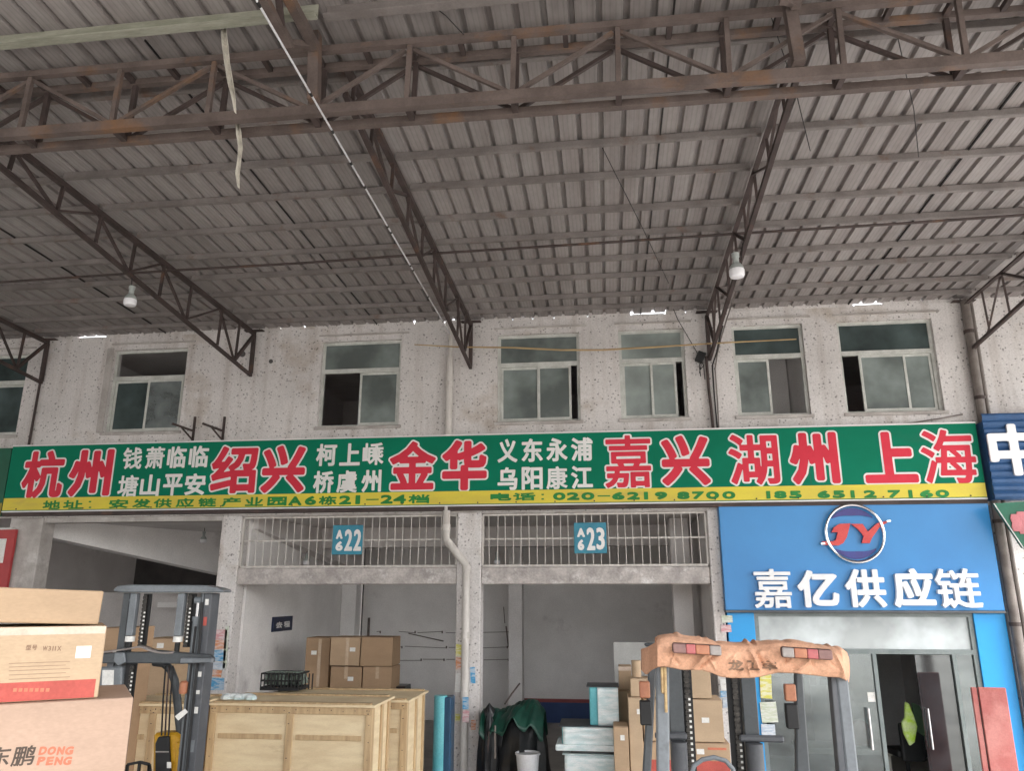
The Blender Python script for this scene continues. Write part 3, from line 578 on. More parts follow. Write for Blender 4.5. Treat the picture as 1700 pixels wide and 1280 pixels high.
link('emblem_letter', poly_px([(1365, 899), (1367, 905), (1392, 906), (1400, 902), (1406, 892), (1412, 869), (1394, 870), (1384, 876), (1381, 884), (1391, 884), (1388, 896), (1384, 899)], YB - .055, YB - .02), m_logor, FS)
link('emblem_letter', poly_px([(1413, 870), (1432, 870), (1441, 883), (1456, 869), (1475, 864), (1473, 868), (1460, 876), (1448, 893), (1444, 902), (1431, 902), (1434, 890), (1425, 879)], YB - .055, YB - .02), m_logor, FS)
for tp in ((1365, 903), (1474, 865.5)):
    p = at(*tp, YB - .06); link('emblem_tip', MB().bar((p[0] - .02, YB - .062, p[2] - .002), (p[0] + .035, YB - .062, p[2] + .004), .03, .024), m_chrome, FS)
for ch, *bx in (('嘉', 1251, 945, 1314, 1010), ('亿', 1324, 947, 1392, 1009), ('供', 1403, 945, 1470, 1009), ('应', 1482, 944, 1551, 1009), ('链', 1554, 944, 1628, 1010)):
    mb = MB(); letter(mb, ch, rect(*bx, YB - .05), {'嘉': .007, '链': .009, '供': .016}.get(ch, .02), .007, (0, YB, 0), (1, 0, 0), (0, 0, 1), (0, -1, 0), thick=.062, d0=.001); link('raised_character', mb, m_letter, FS)
# neighbour's blue ribbed sign on the right
YN = -.22
NS = thing('ribbed_blue_sign', (7.3, YN, 3.85), 'blue ribbed metal shop sign with a white character, beside the long banner', 'sign')
mb = MB(); zz = 3.86
while zz < 4.98:
    mb.add([(5.27, YN, zz), (9.2, YN, zz), (9.2, YN - .022, zz + .03), (5.27, YN - .022, zz + .03), (9.2, YN - .022, zz + .07), (5.27, YN - .022, zz + .07), (9.2, YN, zz + .1), (5.27, YN, zz + .1)], [(0, 1, 2, 3), (3, 2, 4, 5), (5, 4, 6, 7)]); zz += .1
mb.box(5.27, 9.2, YN + .002, -.01, 3.86, 4.95); link('ribbed_panel', mb, m_corr, NS)
mb = MB(); letter(mb, '中', rect(1641, 704, 1727, 790, YN - .03), .028, .012, (0, YN - .022, 0), (1, 0, 0), (0, 0, 1), (0, -1, 0), thick=.03, d0=0.); link('raised_character', mb, m_letter, NS)
mb = MB(); letter(mb, '通', (6.75, 7.45, 4.08, 4.78), .028, .014, (0, YN - .022, 0), (1, 0, 0), (0, 0, 1), (0, -1, 0), thick=.03, d0=0.) if False else None
GS = thing('hanging_light_box', (5.9, -.35, 3.0), 'dark green board with a pink blossom hung askew under the blue ribbed sign', 'sign')
link('board', poly_px([(1650, 836), (1716, 832), (1730, 920), (1699, 910)], -.4, -.34), m_greend, GS)
a, c = at(1650, 836, -.41), at(1699, 910, -.41); link('board_edge', MB().bar((a[0], -.408, a[2]), (c[0], -.408, c[2]), .012), m_alu, GS)
a = at(1696, 868, -.41); mb = MB()
for k in range(5): t = k * 1.2566; mb.lathe((a[0] + .07 * math.cos(t), -.41, a[2] + .09 * math.sin(t)), [(.06, -.06), (.075, 0), (.06, .06)], 10)
mb.v = [(x, -.41 + (y + .41) * .08, z) for x, y, z in mb.v]; link('blossom', mb, M('pink blossom print', (.5, .17, .19), rough=.6), GS)
RS = thing('red_notice_board', (-9.95, -.06, 2.7), 'red notice board with pale panel at the pillar beyond the open bay', 'sign')
x0, x1, z0, z1 = rect(-60, 880, 19, 986, -.06); link('board', MB().box(x0, x1, -.08, -.03, z0, z1), M('red board paint', (.42, .05, .05), (.36, .04, .045), rough=.5), RS)
x0, x1, z0, z1 = rect(-50, 895, 8, 935, -.08); link('panel', MB().box(x0, x1, -.088, -.081, z0, z1), m_label, RS); x0, x1, z0, z1 = rect(-60, 877, 22, 880, -.06); link('trim', MB().box(x0, x1, -.085, -.02, z0, z1), m_alu, RS)
# navy direction sign on the partition inside the middle bay
DS = thing('direction_sign', (-5.58, 2.0, 1.9), 'small navy sign with two white characters on the pale inner wall', 'sign')
def wallx(px, py, X=-5.585):
    r = MROT @ np.array([(px - 850) / F, -(py - 640) / F, -1.0]); return CAM + r * ((X - CAM[0]) / r[0])
p, q = wallx(452, 1037), wallx(484, 1037)
zt, zb = wallx(468, 1024)[2], wallx(468, 1048)[2]
link('plate', MB().box(-5.596, -5.57, p[1], q[1], zb, zt), m_navy, DS); mb = MB(); L_ = q[1] - p[1]
for k, ch in enumerate('去程'): letter(mb, ch, (L_ * (.14 + .4 * k), L_ * (.46 + .4 * k), (zt - zb) * .22, (zt - zb) * .66), .006, .008, (-5.567, p[1], zb), (0, 1, 0), (0, 0, 1), (1, 0, 0))
link('lettering', mb, m_white, DS)
# ================================================================== GLASS SHOPFRONT
SF = thing('glass_shopfront', (3.4, .05, 0), 'aluminium and glass shopfront with open door between sky blue side panels', 'shopfront')
Y0 = .05
link('side_panel', MB().box(1.625, 1.99, Y0 - .06, Y0 + .1, 0, 2.36), m_bluec, SF, bevel=.004); link('side_panel', MB().box(4.86, 5.26, Y0 - .06, Y0 + .1, 0, 2.36), m_bluec, SF, bevel=.004)
zt = at(1450, 1082, Y0)[2]
fr = MB().box(1.992, 4.858, Y0 - .03, Y0 + .05, zt - .03, zt + .03).box(1.992, 4.858, Y0 - .03, Y0 + .05, 2.31, 2.36).box(1.992, 2.05, Y0 - .03, Y0 + .05, 0, zt - .031).box(4.80, 4.858, Y0 - .03, Y0 + .05, 0, zt - .031).box(1.992, 2.05, Y0 - .03, Y0 + .05, zt + .031, 2.309).box(4.8, 4.858, Y0 - .03, Y0 + .05, zt + .031, 2.309)
xd0, xd1 = at(1462, 1150, Y0)[0], at(1588, 1150, Y0)[0]
fr.box(xd0 - .06, xd0 - .01, Y0 - .028, Y0 + .048, 0, zt - .031).box(xd1, xd1 + .05, Y0 - .028, Y0 + .048, 0, zt - .031)
link('frame', fr, M('grey green aluminium', (.2, .23, .23), (.15, .18, .18), rough=.4), SF)
link('transom_pane', MB().box(2.051, 4.799, Y0 + .004, Y0 + .012, zt + .031, 2.309), glass('glare tinted transom glass', (.56, .61, .63), .1, .3, .4), SF)  # pale mottled tint paints the glare reflected in the transom
xm = at(1330, 1150, Y0)[0]
link('pane', MB().box(2.051, xd0 - .061, Y0 + .004, Y0 + .012, 0.02, zt - .031), m_shopglass, SF)
link('pane', MB().box(xd1 + .051, 4.799, Y0 + .004, Y0 + .012, 0.02, zt - .031), m_shopglass, SF)
dr = link('door', MB().box(xd0 + (xd1 - xd0) * .52, xd1 - .002, Y0 + .016, Y0 + .028, .03, zt - .04), glass('dark door glass', (.12, .13, .14), .05, .8, .15), SF)
for Yh in (Y0 - .05, Y0 + .1):
    for px in (1542,):
        a, c = at(px - 2, 1177, Yh), at(px + 6, 1245, Yh); link('handle', MB().tube([(a[0], Yh, a[2]), (a[0], Yh, c[2])], .014, 8), m_chrome, dr)
a, c = at(1454, 1177, Y0 - .06), at(1460, 1246, Y0 - .06); link('handle', MB().tube([(a[0] - .1, Y0 - .06, a[2]), (a[0] - .1, Y0 - .06, c[2])], .02, 8), m_chrome, SF)
link('room_wall', MB().box(1.62, 5.28, 4.0, 4.1, 0, 3.8).box(5.2, 5.28, .2, 3.99, 0, 3.8), m_dim, SF); link('room_ceiling', MB().box(1.57, 5.19, .14, 3.99, 2.45, 2.5), m_dim, SF)
x0, x1, z0, z1 = rect(1441, 1150, 1453, 1166, Y0 - .01); flat('door_sticker', x0, x1, z0, z1, Y0 - .004, FLY[2], 'small pale sticker with a dark figure on the shop glass', 'sticker', .004)
# things in the shop
D = thing('reception_desk', (3.1, 1.2, 0), 'cream topped reception desk behind the shop glass', 'desk')
x0, x1, z0, z1 = rect(1330, 1246, 1482, 1254, 1.1); link('desk_top', MB().box(x0, x1, 1.1, 1.7, z0, z1 + .02), m_desk, D, bevel=.008)
link('desk_panel', MB().box(x0 + .05, x1 - .1, 1.16, 1.19, .02, z0 - .001), m_steel, D); link('leg', MB().box(x1 - .09, x1 - .02, 1.14, 1.66, 0, z0 - .001), m_desk, D)
x0, x1, z0, z1 = rect(1390, 1228, 1415, 1245, 1.3); tag(link('paper_stack', MB().box(x0, x1, 1.3, 1.5, z0 - .02, z1), m_label, bevel=.004), 'low stack of white paper on the reception desk', 'paper')
x0, x1, z0, z1 = rect(1424, 1232, 1440, 1247, 1.35); tag(link('orange_packet', MB().box(x0, x1, 1.35, 1.45, z0 - .02, z1), m_lampo, bevel=.012, seg=2), 'orange packet at the end of the reception desk', 'packet')
x0, x1, z0, z1 = rect(1500, 1166, 1521, 1240, .4); xc = (x0 + x1) / 2
vp = [(xc - .02, z1), (xc + .03, z1 - .02), (xc + .07, z1 - .17), (xc + .1, z0 + .25), (xc + .04, z0 + .05), (xc - .03, z0), (xc - .09, z0 + .16), (xc - .1, z0 + .3), (xc - .05, z1 - .2)]
tag(link('safety_vest', MB().prism(vp, .4, .46), m_vest, bevel=.02, seg=2), 'lime green safety vest hanging inside the open shop door', 'vest')
tag(link('work_jacket', MB().prism([(xc + .1, z1 - .02), (xc + .2, z1 - .06), (xc + .3, z0 + .2), (xc + .22, z0 + .1), (xc + .08, z0 + .2)], .5, .56), m_vestd, bevel=.02, seg=2), 'dark green jacket hanging just behind the lime vest', 'jacket')
OC = thing('office_chair', (xc + .1, .75, 0), 'black office chair standing behind the open shop door', 'chair')
link('backrest', MB().rbox((xc + .12, .75, z0 - .0), (.34, .07, .5), 8, 0), m_black, OC, bevel=.03, seg=2); link('seat', MB().rbox((xc + .1, .98, .46), (.46, .44, .09), 8), m_black, OC, bevel=.03, seg=2)
mb = MB().tube([(xc + .1, .98, .08), (xc + .1, .98, .42)], .03)
for k in range(5): t = k * 1.2566; mb.tube([(xc + .1, .98, .08), (xc + .1 + .26 * math.cos(t), .98 + .26 * math.sin(t), .05)], .02, 6)
link('base', mb, m_black, OC)
t = thing('filing_cabinet', (2.75, 3.2, 0), 'dark cabinet against the rear wall inside the shop', 'cabinet')
link('cabinet_body', MB().box(2.15, 3.35, 3.0, 3.5, 0, 1.25), m_steel, t, bevel=.01)
for k in range(3): link('cabinet_door', MB().box(2.17 + .395 * k, 2.545 + .395 * k, 2.985, 2.999, .06, 1.2), m_fork, t, bevel=.004)
for r_ in range(3):
    for c_ in range(3): tag(link('wall_picture', MB().box(3.55 + .2 * c_, 3.69 + .2 * c_, 3.97, 3.985, 1.42 - .2 * r_, 1.55 - .2 * r_), m_fork, bevel=.003), 'small dark picture in a grid on the rear wall of the shop', 'picture', 'grid of small pictures in the shop')
x0, x1, z0, z1 = rect(1412, 1196, 1440, 1236, 1.5); tag(link('pink_bag', lump((x0 + x1) / 2, 1.45, z0 - .04, z1, (x1 - x0) / 2 + .04, .12, 8), M('pink bag fabric', (.42, .2, .2), (.3, .12, .13), rough=.8), smooth=True), 'pink bag slumped on the reception desk behind glass', 'bag')
# red weathered board leaning beside the shop
x0, x1, z0, z1 = rect(1633, 1142, 1668, 1300, -.9)
tag(link('red_board', MB().rbox(((x0 + x1) / 2 + .05, -.9, z1 / 2), (x1 - x0 + .06, .05, z1), -8, 0).rbox(((x0 + x1) / 2 - .14, -.86, z1 / 2), (.06, .05, z1 - .01), -8, 0), m_redboard, bevel=.006), 'weathered red door board standing on end beside the shopfront', 'board')
# ================================================================== THINGS ON THE WALL AND UNDER THE ROOF
def onx(px, py, X):
    r = MROT @ np.array([(px - 850) / F, -(py - 640) / F, -1.0]); return CAM + r * ((X - CAM[0]) / r[0])
def bulb(p, ptop, dia, label, cord=0.0, name='hanging_bulb'):
    """LED bulb with finned socket; p bottom of bulb, ptop where it hangs"""
    h = dia * 1.65; t = thing(name, tuple(p), label, 'lamp', 'hanging LED bulbs'); r = dia / 2
    link('bulb_cover', MB().lathe(p, [(r * .55, 0), (r * .88, r * .12), (r, r * .4), (r, r * 1.0), (r * .96, r * 1.15)], 20), m_bulb, t, smooth=True, weld=True)
    mb = MB().lathe((p[0], p[1], p[2]), [(r * .95, r * 1.152), (r * .9, r * 1.5), (r * .55, r * 2.0), (r * .42, r * 2.1), (r * .4, r * 2.9), (r * .5, r * 2.95), (r * .5, r * 3.5), (r * .2, r * 3.6)], 18); link('socket', mb, m_socket, t, smooth=True, weld=True)
    if ptop is not None: link('cord', MB().tube([(p[0], p[1], p[2] + r * 3.55), ((p[0] + ptop[0]) / 2 + .012, (p[1] + ptop[1]) / 2, (p[2] + ptop[2]) / 2), tuple(ptop)], .006, 6), m_cable, t)
q = onx(212, 458, -5.68); p = at(215, 508, q[1]); bulb(p, (p[0] - .02, p[1], p[2] + .36), 21 / (F / (q[1] + 12.3)), 'white LED bulb hanging from the rusty truss above the window with sacks')
p = onx(1224, 461, 1.5); bulb(p, (1.6, p[1] + .05, 6.03 - .1 * p[1]), 25 * (p[1] + 11.9) / F, 'white LED bulb hanging at the dark truss between two upper windows, cables beside it')
for (px, py, Y, lab) in ((337, 902, 2.2, 'LED bulb on the inner ceiling of the open bay without bars'), (508, 938, 2.3, 'LED bulb behind the bars of the bay whose plate ends in 22'), (825, 938, 2.3, 'LED bulb behind the bars of the bay whose plate ends in 23')):
    p = at(px, py, Y); bulb(p, (p[0], p[1], 3.8), .12, lab)
def pipe(name, pts, r, mat, label, cat, n=12, sm=True): return tag(link(name, MB().tube(pts, r, n), mat, smooth=sm), label, cat)
def path(pxs, Y): return [tuple(at(*p, Y)) for p in pxs]
# white downpipe with an offset bend under the banner
xa = at(747, 600, -.07)[0]; zt = at(748, 592, -.07)[2]
D1 = thing('drain_pipe', (xa, -.07, 0), 'white plastic downpipe with an offset bend on the middle pillar', 'pipe')
zb1, zb2 = at(752, 897, -.07)[2], at(775, 938, -.07)[2]; xb = at(774, 1000, -.07)[0]
link('pipe', MB().tube([(xa, -.07, zt), (xa, -.07, zb1 + .05), (xa + .012, -.075, zb1), (xb - .012, -.085, zb2), (xb, -.09, zb2 - .06), (xb, -.09, .02)], .056, 16), m_pipe, D1, smooth=True)
for z in (zt - .5, zb1 + .14, zb2 - .1, 2.0, 1.2): link('coupling', MB().tube([(xa if z > zb1 else xb, -.07 if z > zb1 else -.09, z), (xa if z > zb1 else xb, -.07 if z > zb1 else -.09, z + .09)], .064, 16), m_pipe, D1, smooth=True)
link('upper_pipe', MB().tube([(xa, -.05, zt), (xa, -.05, 6.72)], .034, 12), m_pipe, D1, smooth=True)
D2 = thing('drain_pipe', (5.37, -.08, 0), 'brownish grey downpipe at the joint beside the ribbed blue sign', 'pipe')
link('pipe', MB().tube([(5.37, -.08, 6.82), (5.35, -.08, 5.0), (5.335, -.08, 3.0), (5.34, -.08, 0)], .062, 14), m_pipeg, D2, smooth=True)
link('conduit', MB().tube([(5.465, -.05, 6.8), (5.45, -.05, 3.0), (5.46, -.05, 0)], .028, 8), m_pipeg, D2, smooth=True)
for z in (6.3, 5.3, 3.55, 2.2): link('clamp', MB().tube([(5.36 if z > 4 else 5.336, -.08, z), (5.36 if z > 4 else 5.336, -.08, z + .05)], .07, 14), m_rustd, D2)
pipe('wall_conduit', [(-9.4, -.04, 6.1), (-9.41, -.04, 5.5), (-9.42, -.04, 4.95)], .02, m_rustd, 'thin dark conduit running down the wall below the far left truss end', 'conduit', 8)
T3C = thing('wall_cable', (1.6, -.05, 4.9), 'bundle of dark cables dropping from the truss between two upper windows', 'cable')
link('cable', MB().tube([(1.58, -.05, 6.1), (1.585, -.045, 5.6), (1.6, -.05, 5.3), (1.61, -.045, 4.95)], .022, 8), m_rustd, T3C, smooth=True)
link('cable', MB().tube([(1.72, -.9, 6.28), (1.73, -.5, 6.25), (1.72, -.2, 6.12), (1.66, -.05, 5.95), (1.66, -.04, 5.5), (1.67, -.04, 4.96)], .012, 6), m_cable, T3C, smooth=True)
link('cable', MB().tube([(1.74, -2.0, 6.36), (1.76, -1.0, 6.33), (1.78, -.3, 6.3), (1.75, -.05, 6.15), (1.7, -.04, 5.9), (1.7, -.04, 5.35), (1.69, -.04, 4.96)], .010, 6), m_pipeg, T3C, smooth=True)
link('cable', MB().tube(path([(1100, 470), (1125, 530), (1160, 590)], -.06), .006, 5), m_cable, T3C, smooth=True)
p = at(1163, 592, -.1); FL = thing('junction_box', tuple(p), 'black tangled junction box with loose wires beside the dark wall cables', 'junction box')
link('box', MB().rbox((p[0], -.07, p[2]), (.12, .1, .16), 0, 25), m_black, FL, bevel=.01)
for k in range(4): link('wire', MB().tube([(p[0] + .01, -.08, p[2] - .06), (p[0] + random.uniform(-.06, .1), -.1, p[2] - .14), (p[0] + random.uniform(-.05, .1), -.06, p[2] - .2 - .05 * k)], .007, 5), m_cable, FL)
pipe('bamboo_pole', path([(688, 572), (760, 576), (850, 577), (930, 581), (1000, 581), (1090, 576), (1200, 569), (1322, 563)], -.42), [.008, .012, .014, .015, .015, .014, .012, .009], m_stick, 'long thin bamboo pole bowed across the upper wall under the truss ends', 'pole', 8)
pipe('thin_rod', path([(1490, 706), (1560, 695), (1598, 688)], -.1), .012, m_pipeg, 'short dark rod stuck on the wall just over the banner end, below the widest window', 'rod', 6)
for k, px in enumerate((322, 371)):
    p, q = at(px + 2, 692, -.02), at(px - 2, 732, -.02); t = thing('wall_bracket', (p[0], 0, q[2]), ('rusty L shaped bracket on the wall, nearer to the window with sacks' if k == 0 else 'rusty L shaped bracket on the wall, farther from the window with sacks'), 'bracket', 'empty air conditioner brackets')
    link('upright', MB().bar((p[0], -.02, q[2]), (p[0], -.02, p[2]), .03, .03), m_rustd, t); link('arm', MB().bar((p[0], -.03, q[2] + .16), (p[0] - .14, -.42, q[2] + .2), .028, .03), m_rustd, t); link('strut', MB().bar((p[0], -.04, q[2] + .02), (p[0] - .08, -.24, q[2] + .17), .02, .02), m_rustd, t)
for px, py, r in ((403, 588, .05), (450, 600, .035)):
    p = at(px, py, 0); link('hole_disc', MB().tube([(p[0], -.012, p[2]), (p[0], -.001, p[2])], r, 14), m_dark, B)  # solid dark discs stand in for the shade inside the holes
# white banded cable pulled from the front rafter down to the wall
A_, B_ = at(427, 2, -7.75), at(748, 556, -.42); A_, B_ = Vector(A_), Vector(B_); ext = Vector((A_.x - .1, -8.3, zr(-8.3) - .02))
BC = thing('banded_cable', tuple(B_), 'white cable with dark joints stretched diagonally from the roof edge to the wall', 'cable')
link('cable', MB().tube([tuple(ext), tuple(A_), tuple(B_)], [.0075, .0075, .0095], 8), m_bucket, BC, smooth=True)
for t in (.0, .13, .2, .27, .33, .45, .47, .6, .62, .75, .9):
    a = A_.lerp(B_, t); c = A_.lerp(B_, t + .006); link('joint', MB().tube([tuple(a), tuple(c)], .0108, 8), m_cable, BC)
def rag(pxs, Y, wd, label):
    mb = MB(); pts = path(pxs, Y); n = len(pts); vs = []
    for k, p in enumerate(pts):
        a = .7 * k; w_ = wd[k]
        for s in (-1, -.3, .3, 1): vs.append((p[0] + s * w_ * math.cos(a * .5), p[1] + s * w_ * math.sin(a * .5) + .012 * (1 if abs(s) < .5 else -1), p[2]))
    mb.add(vs, [(k * 4 + j, k * 4 + j + 1, k * 4 + j + 5, k * 4 + j + 4) for k in range(n - 1) for j in range(3)])
    o = link('rag_strip', mb, m_rag, smooth=True); m = o.modifiers.new('solid', 'SOLIDIFY'); m.thickness = .006; return tag(o, label, 'rag', 'rags hanging from the roof')
rag([(371, 32), (374, 70), (378, 105), (384, 140), (389, 165), (391, 186)], -6.68, [.016, .02, .018, .022, .018, .004], 'long off white rag strip hanging from the pale purlin over the girder')
rag([(394, 196), (397, 220), (400, 245), (398, 265), (395, 290), (397, 312)], -6.3, [.006, .016, .013, .01, .02, .014], 'shorter torn rag dangling below the girder bottom')
p = onx(716, 12, -1.45); pts = [tuple(Vector((-1.2 + .07 * math.cos(t), -6.1, 7.42 + .05 * math.sin(t)))) for t in np.linspace(0, 12.5, 30)]
c0 = at(717, 13, -6.6); pts = [(c0[0] + .03 * math.cos(t), -6.6, c0[2] + .025 * math.sin(t)) for t in np.linspace(0, 12.5, 30)] + [tuple(at(740, 25, -6.55)), tuple(at(770, 57, -6.45))]
pipe('wire_coil', pts, .004, m_cable, 'small coil of dark wire hanging under the roof by the girder', 'wire', 5)
pipe('roof_conduit', [tuple(Vector((x, -2.75 - .03 * x + random.uniform(-.02, .02), 6.78 + random.uniform(-.006, .006)))) for x in (-13, -9.3, -7.5, -5.6, -3.8, -2.0, -.2, 1.6, 3.5, 5.3, 8.9)], .017, m_rustd, 'thin rusty conduit running along under the purlins', 'conduit', 8)
for k, (a, c, Y0_, Y1_) in enumerate((((1278, 20), (1345, 250), -6.38, -4.6), ((1490, 60), (1525, 260), -6.1, -4.3), ((1000, 245), (1110, 470), -4.75, -1.3))):
    p, q = Vector(at(*a, Y0_)), Vector(at(*c, Y1_)); mid = (p + q) / 2 + Vector((.03, 0, -.05))
    pipe('loose_wire', [tuple(p), tuple(mid), tuple(q)], .0045, m_cable, ('loose wire drooping from the girder beside the truss with the cabled bulb', 'loose wire drooping from the girder at the far bright side of the roof', 'loose wire sagging below the roof sheets toward the pale frosted window')[k], 'wire', 5)
# flyers pasted on the pillars
def flyer(px, Y, k, lab, gr): x0, x1, z0, z1 = rect(*px, Y); return tag(link('flyer', MB().rbox(((x0 + x1) / 2, Y - .004, (z0 + z1) / 2), (x1 - x0, .004, z1 - z0), 0, random.uniform(-3, 3)), FLY[k]), lab, 'flyer', gr)
gA, gB, gC = 'flyers on the pillar behind the forklift', 'flyers on the middle pillar', 'flyers beside the shopfront'
for px, k, lab in (((352, 1046, 377, 1062), 4, 'faded pink flyer, topmost on the pillar behind the tall forklift'), ((351, 1063, 376, 1078), 0, 'orange flyer on the pillar, just above the blue ones'), ((350, 1080, 375, 1098), 1, 'blue flyer under the orange ones on the pillar'), ((349, 1100, 374, 1112), 5, 'pale blue flyer between two blue flyers on the pillar'), ((353, 1113, 368, 1124), 0, 'small orange flyer among blue ones on the pillar'), ((347, 1126, 372, 1146), 1, 'large blue flyer just over the wooden crate'), ((372, 1040, 378, 1110), 6, 'tall narrow pale strip pasted at the pillar edge')):
    flyer(px, -.006, k, lab, gA)
for px, k, lab in (((757, 1070, 768, 1090), 3, 'small yellow flyer, topmost scrap on the middle pillar'), ((757, 1092, 766, 1112), 0, 'small orange scrap under the yellow one on the middle pillar'), ((781, 1108, 789, 1135), 1, 'narrow blue scrap on the edge of the middle pillar'), ((756, 1118, 768, 1150), 2, 'white scrap on the middle pillar at the downpipe side'), ((756, 1186, 770, 1198), 3, 'lower yellow scrap on the middle pillar'), ((782, 1196, 790, 1212), 0, 'lower orange scrap on the edge of the middle pillar')):
    flyer(px, -.006, k, lab, gB)
for px, k, lab in (((768, 1158, 778, 1178), 1, 'blue sticker stuck round the downpipe'), ((768, 1180, 779, 1200), 4, 'pink sticker stuck low on the downpipe')):
    flyer(px, -.158, k, lab, gB)
for px, k, lab in (((1198, 1022, 1216, 1034), 6, 'pale green scrap, topmost on the pillar beside the blue side panel'), ((1197, 1038, 1214, 1050), 4, 'pink scrap on the pillar beside the blue side panel'), ((1196, 1128, 1219, 1146), 2, 'white flyer with blue stripes on the shop side pillar'), ((1196, 1148, 1219, 1158), 1, 'blue stripe flyer under the white one'), ((1200, 1160, 1220, 1176), 5, 'pale blue flyer below the stripes')):
    flyer(px, -.006, k, lab, gC)
for px, k, lab in (((1262, 1119, 1281, 1160), 3, 'tall yellow notice on the shopfront behind the forklift post'), ((1263, 1166, 1290, 1200), 6, 'pale green printed notice under the yellow one'), ((1264, 1203, 1287, 1224), 5, 'pale blue notice low on the shopfront')):
    flyer(px, -.025, k, lab, gC)
# ================================================================== GOODS
def box_of(px, Y, depth, z0=None):
    x0, x1, zb, zt = rect(*px, Y); return x0, x1, Y, Y + depth, (zb if z0 is None else z0), zt
def carton_box(px, Y, depth, mat, label, z0=None, tape='v', group=None, name='cardboard_box', ang=0, tilt=0, tapemat=None):
    x0, x1, ya, yb, zb, zt = box_of(px, Y, depth, z0); c = ((x0 + x1) / 2, (ya + yb) / 2, (zb + zt) / 2); s = (x1 - x0, yb - ya, zt - zb)
    t = thing(name, (c[0], c[1], zb), label, 'box', group); m = Matrix.Rotation(R(ang), 3, 'Z') @ Matrix.Rotation(R(tilt), 3, 'Y')
    link('carton', MB().rbox(c, s, ang, tilt).dent(.005), mat, t, bevel=.007, seg=2)
    def piece(nm, cx_, cz_, wx, wz, mt):
        o = Vector(c) + m @ Vector((cx_, -s[1] / 2 - .0015, cz_)); return link(nm, MB().rbox(o, (wx, .002, wz), ang, tilt), mt, t)
    if tape == 'v': piece('tape', 0, s[2] / 2 - min(.09, s[2] * .2), .055, min(.18, s[2] * .4), tapemat or m_tape)
    if tape == 'full': piece('tape', .08 * s[0], 0, .05, s[2] * .98, tapemat or m_tape)
    if tape == 'h': piece('tape', 0, s[2] * .5 - .035, s[0] * .98, .055, tapemat or m_cleartape)
    if random.random() < .55: piece('label', s[0] * random.uniform(-.28, .3), s[2] * random.uniform(-.02, .22) if s[2] < .7 else s[2] * .38, min(.09, s[0] * .3), min(.06, s[2] * .2), m_label)
    piece('flap_line', 0, s[2] * .5 - .008, s[0] * .97, .004, m_inkb)
    t['m'] = 0; return t, c, s, piece
# near stack at the picture edge: its fronts are turned towards the yard corner where the camera stands
gS = 'boxes stacked in front of the open bay'; AN = 36.0
NC = at(222, 1158, -8.0); NU = np.array([math.cos(R(AN)), math.sin(R(AN)), 0]); NN = np.array([math.sin(R(AN)), -math.cos(R(AN)), 0])
def nhit(px, py, off=0.0):
    r = MROT @ np.array([(px - 850) / F, -(py - 640) / F, -1.0]); o = NC + NN * off; t = (o - CAM) @ NN / (r @ NN); q = CAM + r * t; return (q - NC) @ NU, q[2]
def nrect(x0, y0, x1, y1, off=0.0): xm, ym = (x0 + x1) / 2, (y0 + y1) / 2; return nhit(x0, ym, off)[0], nhit(x1, ym, off)[0], nhit(xm, y1, off)[1], nhit(xm, y0, off)[1]
def ncarton(u0, u1, z0, z1, depth, mat, label, off=0., tilt=0., dang=0.):
    c = NC + NU * (u0 + u1) / 2 + NN * (off - depth / 2); c[2] = (z0 + z1) / 2; t = thing('cardboard_box', (c[0], c[1], z0), label, 'box', gS)
    link('carton', MB().rbox(tuple(c), (u1 - u0, depth, z1 - z0), AN + dang, tilt), mat, t, bevel=.008, seg=2); return t
def nflat(name, r, off, mat, t, th=.0015):
    u0, u1, z0, z1 = r; c = NC + NU * (u0 + u1) / 2 + NN * (off + th / 2); c[2] = (z0 + z1) / 2; return link(name, MB().rbox(tuple(c), (u1 - u0, th, z1 - z0), AN), mat, t)
def ntext(name, items, off, bold, cell, mat, t, shear=0., strips=()):
    mb = MB(); O = NC.copy(); O[2] = 0
    for ch, *bx in items: letter(mb, ch, nrect(*bx, off), bold, cell, O, NU, (0, 0, 1), NN, 0., off + .001, shear)
    for bx in strips:
        u0, u1, z0, z1 = nrect(*bx, off); mb.add([tuple(O + NU * u + NN * (off + .001) + np.array([0, 0, z])) for u, z in ((u0, z0), (u1, z0), (u1, z1), (u0, z1))], [(0, 1, 2, 3)])
    return link(name, mb, mat, t)
zb = NC[2]; zm = nhit(90, 1041)[1]
t1 = ncarton(-1.15, 0, .98, zb, .6, m_cardp, 'large pinkish carton with Chinese and DONG PENG print, bottom of the near stack')
ntext('printed_name', [('东', -18, 1241, 17, 1273), ('鹏', 21, 1239, 58, 1272)], 0, .0014, .0018, m_ink, t1, .1)
ntext('printed_name', [('D', 65, 1240, 78, 1254), ('O', 79, 1240, 93, 1254), ('N', 95, 1240, 107, 1254), ('G', 108, 1240, 122, 1254), ('P', 62, 1257, 75, 1271), ('E', 77, 1257, 89, 1271), ('N', 91, 1257, 104, 1271), ('G', 105, 1257, 119, 1271)], 0, .0026, .0018, m_inko, t1, .12)
ncarton(-1.1, -.05, 0, .978, .56, m_card2, 'lower carton carrying the near stack', off=-.02)
u1 = nhit(170, 1100, -.03)[0]
t2 = ncarton(u1 - .95, u1, zb + .002, zm, .5, m_card3, 'tan carton with red band, white sticker and taped edge, middle of the near stack', off=-.03)
nflat('tape', (u1 - .94, u1 - .004, zm - .034, zm - .003), -.03, m_cleartape, t2); nflat('tape_top', (u1 - .9, u1 - .02, zm - .006, zm - .001), -.029, m_cleartape, t2)
r_ = nrect(-200, 1136, 157, 1157, -.03); nflat('red_band', (u1 - .94, r_[1], zb + .006, r_[3]), -.03, m_inkr, t2)
nflat('sticker', nrect(126, 1073, 151, 1093, -.03), -.03, m_label, t2)
